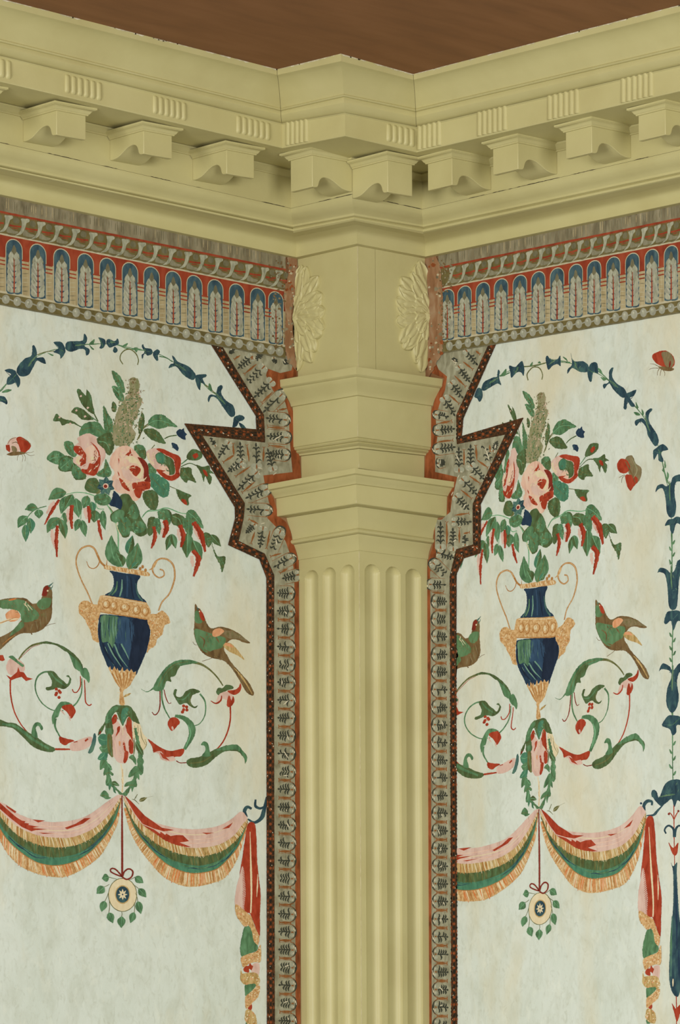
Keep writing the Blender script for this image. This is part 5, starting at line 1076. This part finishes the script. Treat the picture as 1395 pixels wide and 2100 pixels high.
p.blob([(1058,752),(1100,733),(1122,780),(1157,810),(1152,870),(1120,905),(1080,842)], 'butter'); p.blob([(1007,790),(1030,753),(1070,763),(1088,810),(1060,842),(1020,832)], 'red'); p.blob([(1060,852),(1122,862),(1135,890),(1105,930),(1090,950),(1068,915)], 'red'); p.line([(1060,770),(1100,850),(1120,900)], (5, 10, 4), 'brown'); p.line([(1100,750),(1130,820),(1110,870)], (4, 8, 4), 'spike')
p.line([(1058,855),(1040,870),(1035,900)], 3, 'brown'); p.line([(1055,850),(1020,868)], 3, 'brown'); p.build('butterfly', WR, 'red and olive butterfly between bouquet and bellflower column')
lay_paint()

# ================================================================== frieze border under the cornice
def frieze_border(wall, label):
    global CLUSTER
    CLUSTER = 'F'; BASE0['F'] = .0015; BASE0['Fa'] = BASE0['Fb'] = .0020; BASE0['Fw'] = .0024
    if wall == 'L': tl = lambda x: 399.5+.2063*x; bl = lambda x: 625.5+.1893*x; x0, x1 = -320, 586
    else: tl = lambda x: 522-(x-879)*.2112; bl = lambda x: 726-(x-902)*.1696; x0, x1 = 899, 1700
    y = lambda x, v: tl(x)+(bl(x)-tl(x))*v
    root = bpy.data.objects.new('frieze_border', bpy.data.meshes.new('frieze_border')); sc.collection.objects.link(root); tag(root, label, 'border', 'printed frieze borders')
    def strip(p, v0, v1, mat, a=x0, b=x1, j=.25):
        n = 90; xs = [a+(b-a)*i/n for i in range(n+1)]
        pts = [(x, y(x, v0)) for x in xs]+[(x, y(x, v1)) for x in xs]
        p.emit(p.jit(pts, j), mat, [(i, i+1, n+1+i+1, n+1+i) for i in range(n)])
    p = Part(wall, .001); rnd = random.Random(3)
    strip(p, 0, .15, 'fr_grey'); strip(p, .15, .35, 'fr_olive'); strip(p, .345, .362, 'fr_line'); strip(p, .36, .56, 'fr_red'); strip(p, .55, .885, 'fr_tan'); strip(p, .868, .89, 'fr_line'); strip(p, .887, 1.0, 'fr_olive')
    strip(p, .144, .162, 'fr_red')
    x = x0; p.comb = ['teeth', 8, 0]
    while x < x1:
        p.poly([(x, y(x, .155)), (x+2.3, y(x+2, .155)), (x+1.3, y(x, .178))], 'fr_red'); 
        if rnd.random() < .8:
            va = rnd.uniform(.01, .05); p.line([(x+2, y(x, va)), (x+2, y(x, .08)), (x+2, y(x, rnd.uniform(.1, .138)))], (.8, 1.5, .8), rnd.choice(['fr_tan', 'fr_leafdark', 'fr_leafdark', 'fr_mid', 'fr_mid']))
        x += 4.3
    p.comb = None
    # root carries the flat bands
    root.data.name = 'frieze_border'
    p.me = root.data
    for m in p.mats: root.data.materials.append(M[m])
    p.org = np.zeros(3); LAYERS.setdefault((wall, 'F'), []).append(p)
    # ribbon of curls
    xs = [37.8, 71, 106.7, 142.2, 177.8, 213.3, 244.4, 277.8, 308.9, 340, 373.3, 404.4, 435.6, 466.7, 497.8, 531, 560] if wall == 'L' else [917+26.3*i for i in range(30)]
    if wall == 'L': xs = [4-36*i for i in range(9)][::-1]+xs
    p = Part(wall, .003); p.comb = ['curl', 40, 0]
    for x in xs:
        s = 33-(x*.004 if wall == 'L' else 7)
        q = lambda dx, v: (x+dx*s, y(x+dx*s, .168+v*.18))
        p.line([q(.46, .50), q(.8, .50), q(1.2, .46)], (4, 3.4, 4), 'fr_red'); p.line([q(.62, .62), q(.85, .60), q(1.02, .60)], (1, 2, 1), 'fr_red')
        p.blob([q(.74, .10), q(.92, .05), q(1.08, .12), q(1.06, .30), q(.9, .36), q(.72, .30)], 'fr_leafdark', .2)
        p.blob([q(.40, .60), q(.7, .72), q(1.02, .75), q(.88, .87), q(.55, .90), q(.28, .86)], 'fr_mid', .25)
        p.line([q(.28, .96), q(.6, .98), q(.95, .92)], (1, 2.2, 1), 'fr_leafdark')
        p.blob([q(.16, .06), q(.4, .02), q(.66, .0), q(.68, .12), q(.52, .22), q(.43, .42), q(.33, .66), q(.14, .86), q(-.22, .97), q(-.08, .87), q(.1, .70), q(.2, .46), q(.21, .24)], 'fr_leaf', .25)
    p.build('ribbon_curls', root, 'grey curled ribbon on olive and red')
    # arches
    xs = [28.9, 77.8, 126.7, 175.6, 220.9, 266.7, 311, 355.6, 399, 442, 485.8, 529, 566] if wall == 'L' else [917.5, 952.8, 990.4, 1028, 1066.4, 1104, 1142.7, 1181, 1218.7, 1258, 1297.3, 1337, 1376.7, 1416]+[1456+40.3*i for i in range(6)]
    if wall == 'L': xs = [-20-49*i for i in range(7)][::-1]+xs
    for i, x in enumerate(xs):
        sp = 46-(x*.008) if wall == 'L' else 38.5
        hw = sp*.385; cut = min(x+hw, x1-2)-x
        p = Part(wall, .003); p.cluster = 'Fa' if i % 2 else 'Fb'
        def arch(h, vt, vb):
            top = y(x, vt); r = h
            pts = [(x-h, y(x-h, vb))]+[(x-h*math.cos(a*math.pi/10), y(x-h*math.cos(a*math.pi/10), vt)+r*1.15*(1-math.sin(a*math.pi/10))) for a in range(11)]+[(x+h, y(x+h, vb))]
            return [(min(q[0], x+cut), q[1]) for q in pts]
        p.poly(arch(hw, .375, .868), 'fr_line'); p.poly(arch(hw*.92, .384, .864), 'fr_blue')
        H = bl(x)-tl(x)
        p.blob([(x, y(x, .43)), (x+hw*.3, y(x, .5)), (x+hw*.25, y(x, .62)), (x, y(x, .68)), (x-hw*.25, y(x, .62)), (x-hw*.3, y(x, .5))], 'fr_leafdark')
        for k in range(6, -1, -1):
            for sd in (-1, 1):
                if sd > 0 and cut < hw*.8: continue
                v = .862-k*.05; wv = hw*(.70+.06*math.sin(2.1*k))*(1, 1, 1, .95, .85, .68, .45)[k]
                b = np.array((x+sd*1.2, y(x, v))); t = np.array((x+sd*wv, y(x+sd*wv, v-.075)))
                p.leaf(b+(0, 2.4), t+(0, 3.0), H*.06, 'fr_blue' if k < 5 else 'fr_leafdark', None, .13*sd)
                p.leaf(b, t, H*.05, 'fr_leaf' if (k+sd) % 3 else 'fr_bead', None, .13*sd)
                p.line([b*.8+t*.2, (b+t)/2+(0, -1.2), b*.15+t*.85], (.6, 1.5, .5), 'fr_shine' if sd < 0 else 'fr_leaf')
        p.line([(x, y(x, .862)), (x+.3, y(x, .72)), (x, y(x, .55))], (3, 2.4, 1), 'fr_red')
        xm = x+sp/2
        if xm < x1-6:
            for v in (.555, .59, .625): p.line([(xm-sp*.16, y(xm-sp*.16, v)), (xm+sp*.16, y(xm+sp*.16, v))], 2.6, 'fr_red')
            for v in (.67, .71, .75, .79, .83): p.line([(xm-sp*.13, y(xm, v)), (xm+sp*.13, y(xm, v))], (.6, 1.4, .6), rnd.choice(['fr_leafdark', 'fr_line']))
        p.build('leaf_arch', root, 'arched panel with grey acanthus leaf on blue')
    xs = [12, 35.6, 59, 83, 106.7, 133.3, 156.4, 180, 203, 225.8, 248.9, 272, 294, 316.4, 338.7, 360, 382, 404.4, 426.7, 448, 469, 490.7, 513, 535, 556, 574] if wall == 'L' else [922+18.95*i for i in range(41)]
    if wall == 'L': xs = [-11-23.5*i for i in range(14)][::-1]+xs
    p = Part(wall, .003); p.comb = ['bead', 8, 0]
    for i, x in enumerate(xs):
        cy = y(x, .938); rx = 7.2 if wall == 'L' else 6.2
        if i: p.line([(xs[i-1]+6, y(xs[i-1], .936)), (x-6, cy)], 2.4, 'fr_bead')
        p.oval((x, cy), rx*1.1, 9.4, 'fr_bead', 12); p.oval((x-1, cy-2), rx*.55, 5, 'fr_leaf', 10); p.oval((x-1.5, cy-3), rx*.25, 2.4, 'fr_shine', 8)
    p.line([(x0, y(x0, .993)), ((x0+x1)/2, y((x0+x1)/2, .993)), (x1, y(x1, .993))], 2.5, 'fr_leafdark')
    p.build('bead_row', root, 'row of grey beads on brown')
    # worn edge towards the pilaster
    p = Part(wall, .004); p.cluster = 'Fw'
    if wall == 'L':
        e = [(590,522),(609,527),(607,600),(598,640),(602,700),(608,755),(600,750),(590,738),(584,700),(586,650),(583,600),(592,560)]
    else:
        e = [(872,527),(890,521),(902,545),(908,600),(908,660),(907,722),(896,742),(884,766),(872,765),(876,600)]
    p.blob(e, 'plasterpink', 1.2); p.spots(e, 'bd_orange', 9, 4, 4); p.spots(e, 'fr_line', 14, 2.5, 5); p.spots(e, 'fr_grey', 14, 4, 6)
    ed = [(x1-34, y(x1-34, .1)), (x1, y(x1, .05)), (x1, y(x1, .95)), (x1-26, y(x1-26, .9))] if wall == 'L' else [(x0, y(x0, .05)), (x0+30, y(x0+30, .1)), (x0+24, y(x0+24, .9)), (x0, y(x0, .95))]
    p.spots(ed, 'brown', 60, 2.2, 7); p.spots(ed, 'fr_grey', 40, 2, 8)
    p.build('worn_edge', root, 'torn pinkish edge of the border beside the pilaster')
    return root
FL_ = frieze_border('L', 'printed frieze border with leaf arches and beads under the left cornice')
FR_ = frieze_border('R', 'printed frieze border with leaf arches and beads under the right cornice')
lay_paint()

# ================================================================== cut border around the pilaster
def cut_border(wall, label, outer, inner, edge, grey_edge, tiles, spindles, straight):
    global CLUSTER
    CLUSTER = 'G'; BASE0['G'] = .0010
    root = bpy.data.objects.new('palmette_border', bpy.data.meshes.new('palmette_border')); sc.collection.objects.link(root); tag(root, label, 'border', 'cut out borders beside the pilaster')
    p = Part(wall, .001)
    p.poly(outer+edge[::-1], 'bd_orange', .2); p.poly(inner+grey_edge[::-1], 'bd_grey', .3)
    rnd = random.Random(9)
    p.me = root.data
    for m in p.mats: root.data.materials.append(M[m])
    p.org = np.zeros(3); LAYERS.setdefault((wall, 'G'), []).append(p)
    # chain edging
    p = Part(wall, .004); n = len(outer)
    p.emit(outer+inner, 'bd_chain', [(i, i+1, n+i+1, n+i) for i in range(n-1)]); p.comb = ['chain', 18, 0]
    for i in range(n-1):
        a = (np.array(outer[i])+np.array(inner[i]))/2; b = (np.array(outer[i+1])+np.array(inner[i+1]))/2; L_ = np.linalg.norm(b-a); d = (b-a)/L_; nn = np.array([-d[1], d[0]]); k = int(L_/7.5)
        for j in range(k):
            c = a+(b-a)*(j+.5)/k
            if j % 2 == 0: p.oval(c, 2.7, 2.7, 'bd_dot', 8)
            else: p.line([c-d*3.6, c, c+d*3.6], (2, 4.2, 2), 'bd_black')
            for sd in (-1, 1):
                if rnd.random() < .8: p.line([c+nn*sd*5.6-d*3, c+nn*sd*5.6+d*2.6], (1, 3, 1), rnd.choice(['bd_black', 'bd_dot', 'bd_black']))
            if rnd.random() < (.55 if c[1] < 1150 else .32): q = c+nn*rnd.uniform(-6, 6)+d*rnd.uniform(-3, 3); p.line([q, q+d*rnd.uniform(-2, 3.4)+nn*rnd.uniform(-2, 2)], rnd.uniform(.8, 2.0), 'bd_fleck', .4)
    for side in (outer, inner):
        for i in range(n-1): p.line([side[i], (np.array(side[i])+np.array(side[i+1]))/2, side[i+1]], 1.6, 'bd_chain', .4)
    p.build('chain_edging', root, 'dark brown and orange chain edging')
    # palmette tiles
    def tile(base, tip, wd, full):
        b = np.array(base, float); t = np.array(tip, float); L_ = np.linalg.norm(t-b); d = (t-b)/L_; nn = np.array([-d[1], d[0]])
        P_ = lambda u, v: tuple(b+d*L_*u+nn*wd*v)
        p = Part(wall, .003)
        if full:
            p.blob([P_(-.52, 0), P_(-.45, .3), P_(-.2, .46), P_(.3, .46), P_(1.1, .44), P_(1.18, 0), P_(1.1, -.44), P_(.3, -.46), P_(-.2, -.46), P_(-.45, -.3)], 'bd_grey', .4)
            p.line([P_(1.0, .45), P_(.3, .47), P_(-.2, .47), P_(-.46, .31), P_(-.53, 0), P_(-.46, -.31), P_(-.2, -.47), P_(.3, -.47), P_(1.0, -.45)], (.6, 1.8, .6), 'bd_spindle')
            p.line([P_(-.18, .42), P_(-.46, .3), P_(-.56, 0), P_(-.46, -.3), P_(-.18, -.42)], (1, 4.2, 1), 'bd_ink'); p.line([P_(-.44, .2), P_(-.5, .05)], (1, 2.4, 1), 'bd_fleck')
        for v in (.2, -.2): p.oval(P_(-.2, v), L_*.16, L_*.16, 'bd_pale', 10); p.line([P_(-.3, v-.08), P_(-.34, v+.08)], (.8, 2, .8), 'bd_fleck')
        p.line([P_(-.35, 0), P_(-.1, 0)], (2, 3, 1.4), 'bd_spindle')
        if rnd.random() < .9: p.line([P_(-.05, 0), P_(.5, .02*rnd.uniform(-1, 1)), P_(1, 0)], (3, 2.6, 1.4), 'bd_ink'); p.leaf(P_(.86, 0), P_(1.12, 0), 4.2, 'bd_ink')
        for k in range(4):
            u = .0+k*.225
            for sd in (-1, 1):
                if rnd.random() < .9:
                    s = (1-.1*k)*rnd.uniform(.85, 1.1)
                    p.line([P_(u, 0), P_(u+.12, sd*.13*s), P_(u+.16, sd*.26*s), P_(u+.09, sd*.37*s)], (1.8, 3.6, 1.4), 'bd_ink')
        if rnd.random() < .35: p.line([P_(rnd.uniform(0, .7), rnd.uniform(-.3, .3)), P_(rnd.uniform(0, .7), rnd.uniform(-.3, .3))], (1, 2.6, 1), 'bd_fleck', .4)
        if rnd.random() < .5: p.line([P_(-.6, -.1), P_(-.5, .2)], (.8, 1.8, .8), 'bd_fleck', .4)
        p.build('palmette', root, 'dark leafy sprig on grey')
    for b, t, wd, full in tiles: tile(b, t, wd, full)
    for a, b in spindles:
        p = Part(wall, .0035); a = np.array(a); b = np.array(b); d = b-a; nn = np.array([-d[1], d[0]])/(np.linalg.norm(d)+1e-9)
        p.line([a, a+d*.35, b], (1, 4.6, 1), 'bd_spindle', .3); p.line([b+nn*3+d*.08, b, b-nn*3+d*.08], 1.4, 'bd_spindle'); p.build('spindle', root)
    for cy, xb, xt, sl in straight:
        c = np.array([xb, cy]); t = np.array([xt, cy+sl]); tile(c, t, 33, True)
        p = Part(wall, .0035); m = np.array([xb+(3 if wall == 'L' else -3), cy+18]); q = np.array([xt, cy+18+sl]); d = q-m
        p.line([m, m+d*.4, q], (1, 5, 1.6), 'bd_spindle', .3); p.line([q+(0, -4), q+d*-.06, q+(0, 4)], 1.6, 'bd_spindle'); p.line([m+(0, -4), m+d*.06, m+(0, 4)], 1.6, 'bd_spindle'); p.build('spindle', root)
    return root
BP = lambda *q: [tuple(fpx('BP', a)) for a in q]
BQ = lambda *q: [tuple(fpx('BQ', a)) for a in q]
BS = lambda *q: [tuple(fpx('BS', a)) for a in q]
BR_ = lambda *q: [tuple(fpx('BR', a)) for a in q]
outer = [(430, 701), (525.5, 853), (526.7, 881), (378.9, 868.9), (482.3, 1040), (483, 1063), (468.7, 1117.4), (532.6, 1146.5), (547.3, 1185), (547.3, 1400), (549, 2560)]
inner = [(452, 705), (541, 851), (543.3, 906.7), (414, 892.5), (501.6, 1032), (499.7, 1061), (489, 1109.7), (543, 1136), (562, 1180), (561.3, 1400), (564.5, 2560)]
edge = [(609, 732), (609, 771), (574, 780), (578, 796), (589, 815), (596.5, 834), (603, 845), (607, 917), (615, 935), (619, 984), (549, 993), (552.5, 1006), (562, 1022), (573, 1060), (587, 1070), (597, 1090), (600, 1107), (604, 1117), (609, 1135), (613.4, 1150), (613.6, 1165), (618.5, 2560)]
gedge = [(604, 733), (598, 760), (575, 765), (549, 756), (546, 770), (553, 785), (561, 802), (583, 818), (591, 845), (593, 858), (594, 894), (597, 935), (600, 968), (540, 975), (546, 1007), (556, 1045), (548, 1062), (566, 1080), (586, 1110), (598, 1144), (604, 1172), (604.5, 1400), (608, 2560)]
T = []
for (a, b), wd in [(((540,240),(395,360)),26), (((690,395),(505,575)),27), (((800,585),(615,755)),27), (((930,775),(745,955)),29), (((985,1065),(785,1045)),31), (((1000,1305),(795,1290)),31), (((1005,1545),(835,1530)),28), (((850,1690),(795,1480)),26), (((640,1650),(632,1405)),27), (((425,1640),(415,1390)),27), (((235,1420),(130,1580)),24), (((690,160),(650,260)),20), (((340,110),(270,160)),16), (((880,240),(900,300)),16), (((1060,270),(1010,300)),18)]:
    q = BP(a, b); T.append((q[0], q[1], wd, 780 < q[0][1] < 960 and q[0][0] > 560))
for (a, b), wd in [(((360,265),(320,200)),14), (((620,470),(510,550)),24), (((770,600),(620,740)),28), (((870,760),(705,830)),29), (((880,960),(715,950)),29), (((770,1130),(700,1200)),20), (((870,1190),(845,1350)),25), (((1040,1230),(970,1395)),28), (((1140,1490),(1000,1560)),28), (((1215,1655),(1090,1685)),28)]:
    q = BQ(a, b); T.append((q[0], q[1], wd, q[0][0] > 535 and wd >= 28))
SP = [(x[0], x[1]) for x in (BP((580,200),(580,240)), BP((420,190),(340,240)), BP((640,310),(480,440)), BP((860,690),(715,830)), BP((1070,910),(930,940)), BP((1030,1185),(800,1170)), BP((1030,1440),(815,1420)), BP((730,1640),(740,1450)), BP((540,1640),(510,1420)), BP((330,1560),(320,1400)), BP((330,1560),(190,1640)),
     BQ((740,500),(590,600)), BQ((560,380),(460,450)), BQ((790,660),(660,770)), BQ((830,1110),(730,1060)), BQ((790,1190),(750,1310)), BQ((950,1180),(915,1360)), BQ((1070,1420),(960,1450)), BQ((1140,1580),(1060,1625)))]
ST = [(1217+36.55*i, 592+.004*36*i, 570+.004*36*i, -1.0) for i in range(37)]
edge = [(x-.7, y) for x, y in edge]
cut_border('L', 'grey and orange palmette border cut round the pilaster on the left wall', outer, inner, edge, gedge, T, SP, ST)
outer = [(1017, 705), (949.8, 858), (946.5, 894.9), (1073, 857), (985, 1035), (986, 1041), (985, 1134), (951, 1144.5), (935.7, 1177), (935, 1380), (938.5, 2560)]
inner = [(1002, 708), (936.6, 851), (937.7, 910.2), (1037.4, 890.5), (970.6, 1032.8), (970, 1042), (971, 1117), (936, 1127), (922.9, 1183), (924.3, 1380), (928, 2560)]
edge = [(893, 722), (884, 765), (911, 776), (904, 795), (892, 815), (888.5, 832), (882, 846), (881, 917), (872, 935), (870, 982), (932, 988), (926, 1001), (918, 1017), (916, 1059), (897, 1066), (889, 1085), (890, 1107), (886, 1125), (878.5, 1148), (876, 1165), (880.5, 2560)]
gedge = [(905, 718), (893, 742), (900, 758), (917, 772), (913, 800), (901, 830), (894, 858), (897, 897), (893, 930), (893, 968), (938, 978), (933, 1000), (927, 1024), (924, 1050), (905, 1066), (897, 1090), (897, 1116), (894, 1144), (882, 1173), (883.5, 1380), (887.5, 2560)]
T = []
for (a, b), wd in [(((460,110),(540,215)),24), (((390,265),(470,375)),24), (((320,415),(405,525)),25), (((250,560),(330,690)),26), (((180,690),(270,705)),22), (((200,830),(325,820)),28), (((200,1005),(330,990)),28), (((372,1170),(370,1005)),25), (((482,1150),(480,980)),25), (((660,1120),(590,950)),24), (((700,1010),(730,940)),16), (((510,1190),(605,1290)),26), (((430,1320),(535,1430)),27), (((365,1475),(460,1570)),27), (((350,1690),(480,1690)),26), (((200,1890),(200,1705)),25), (((318,1910),(315,1760)),25), (((430,1890),(430,1820)),20), (((190,1140),(240,1130)),24), (((330,180),(340,160)),20)]:
    q = BS(a, b); T.append((q[0], q[1], wd, q[0][0] < 905))
for (a, b), wd in [(((320,390),(490,445)),26), (((240,560),(385,700)),28), (((200,830),(370,835)),28)]:
    q = BR_(a, b); T.append((q[0], q[1], wd, q[0][1] > 1150))
SP = [(x[0], x[1]) for x in (BS((410,190),(500,260)), BS((330,320),(430,420)), BS((280,500),(370,580)), BS((180,770),(300,745)), BS((180,940),(310,925)), BS((420,1160),(420,1020)), BS((540,1110),(530,980)), BS((540,1110),(640,1180)), BS((470,1260),(570,1330)), BS((390,1390),(490,1470)), BS((330,1630),(460,1610)), BS((262,1900),(258,1700)), BS((376,1890),(375,1750)), BS((415,1800),(470,1790)), BS((660,970),(665,1030)), BS((530,90),(570,120)), BR_((180,945),(340,950)))]
ST = [(1233+36.2*i, 896+.0035*36*i, 915.5+.0035*36*i, .6) for i in range(37)]
edge = [(x+.7, y) for x, y in edge]
cut_border('R', 'grey and orange palmette border cut round the pilaster on the right wall', outer, inner, edge, gedge, T, SP, ST)
lay_paint()

# ================================================================== carved half rosettes on the die of the pilaster
def rosette(face, py, label):
    z0 = z_at(-A, 0, py) if face == 'L' else z_at(0, -A, py)
    at = (lambda h, v, e: (-A-e, -max(h, .0012), z0+v)) if face == 'L' else (lambda h, v, e: (-max(h, .0012), -A-e, z0+v))
    root = thing('carved_rosette', at(.03, 0, 0), label, 'rosette', 'carved rosettes')
    rnd = random.Random(4 if face == 'L' else 8)
    def petal(th, r0, L_, wd, h0, h1, name='petal'):
        V, F = [], []; ns = 11; ts = [0, .06, .14, .24, .35, .46, .57, .68, .78, .87, .94, .98, 1.0]; nt = len(ts); c, s = math.cos(th), math.sin(th); ph = rnd.uniform(0, 6)
        bend = rnd.uniform(-.12, .12)
        for i, t in enumerate(ts):
            r = r0+(L_-r0)*t; w_ = wd*(.34+.66*math.sin(math.pi*min(1, .06+t*.86))**.8)*(1+.07*math.sin(t*13+ph))*math.sqrt(max(.02, 1-max(0, (t-.72)/.28)**2.4))
            for j in range(ns):
                u = -1+2*j/(ns-1); q = w_*u+bend*L_*t*t; ed = abs(u)
                hh = h0+(h1-h0)*math.sin(math.pi*min(1, .25+.6*t))+.0020*math.sqrt(max(0, 1-ed**2))-.0016*math.exp(-(u/.16)**2)*(1-t)+.0011*math.sin(6*u+5*t+ph)+.0014*math.exp(-((ed-.86)/.12)**2)
                if t > .93: hh *= .72
                V.append(at(r*c-q*s, r*s+q*c, max(hh, .0012)))
        for i in range(nt-1):
            for j in range(ns-1): F.append((i*ns+j, i*ns+j+1, (i+1)*ns+j+1, (i+1)*ns+j))
        ring = [j for j in range(ns)]+[i*ns+ns-1 for i in range(1, nt)]+[(nt-1)*ns+j for j in range(ns-2, -1, -1)]+[i*ns for i in range(nt-2, 0, -1)]
        b = len(V)
        for k in ring:                       # skirt down to the face of the die
            q_ = V[k]
            V.append((-A-.0001, q_[1], q_[2]) if face == 'L' else (q_[0], -A-.0001, q_[2]))
        for k in range(len(ring)): F.append((ring[k], ring[(k+1) % len(ring)], b+(k+1) % len(ring), b+k))
        mesh(name, V, F, M['cream'], root, True, 50)
    E = lambda th, s: s/math.hypot(math.cos(th)/.074, math.sin(th)/.095)
    for i in range(11):
        th = math.radians(-82+16.4*i+rnd.uniform(-3, 3)); petal(th, E(th, .3), E(th, 1.0+rnd.uniform(-.05, .06)), .0150, .0025, .0045)
    for i in range(9):
        th = math.radians(-72+18*i+rnd.uniform(-3, 3)); petal(th, E(th, .2), E(th, .86+rnd.uniform(-.06, .06)), .0125, .0045, .0065)
    for i in range(6):
        th = math.radians(-75+30*i+rnd.uniform(-4, 4)); petal(th, E(th, .12), E(th, .52+rnd.uniform(-.05, .05)), .0105, .0065, .0085)
    V, F = [], []; nr, na = 7, 15
    for i in range(nr):
        for j in range(na):
            th = -math.pi/2+math.pi*j/(na-1); r = .0165*i/(nr-1); V.append(at(r*math.cos(th)*.8, r*math.sin(th), .0075+.0050*math.cos(i/(nr-1)*1.4)*(1+.14*math.sin(5*th))))
    for i in range(nr-1):
        for j in range(na-1): F.append((i*na+j, i*na+j+1, (i+1)*na+j+1, (i+1)*na+j))
    mesh('flower_center', V, F, M['cream'], root, True, 60)
rosette('L', 655, 'carved leafy half rosette on the left face of the pilaster')
rosette('R', 650, 'carved leafy half rosette on the right face of the pilaster')
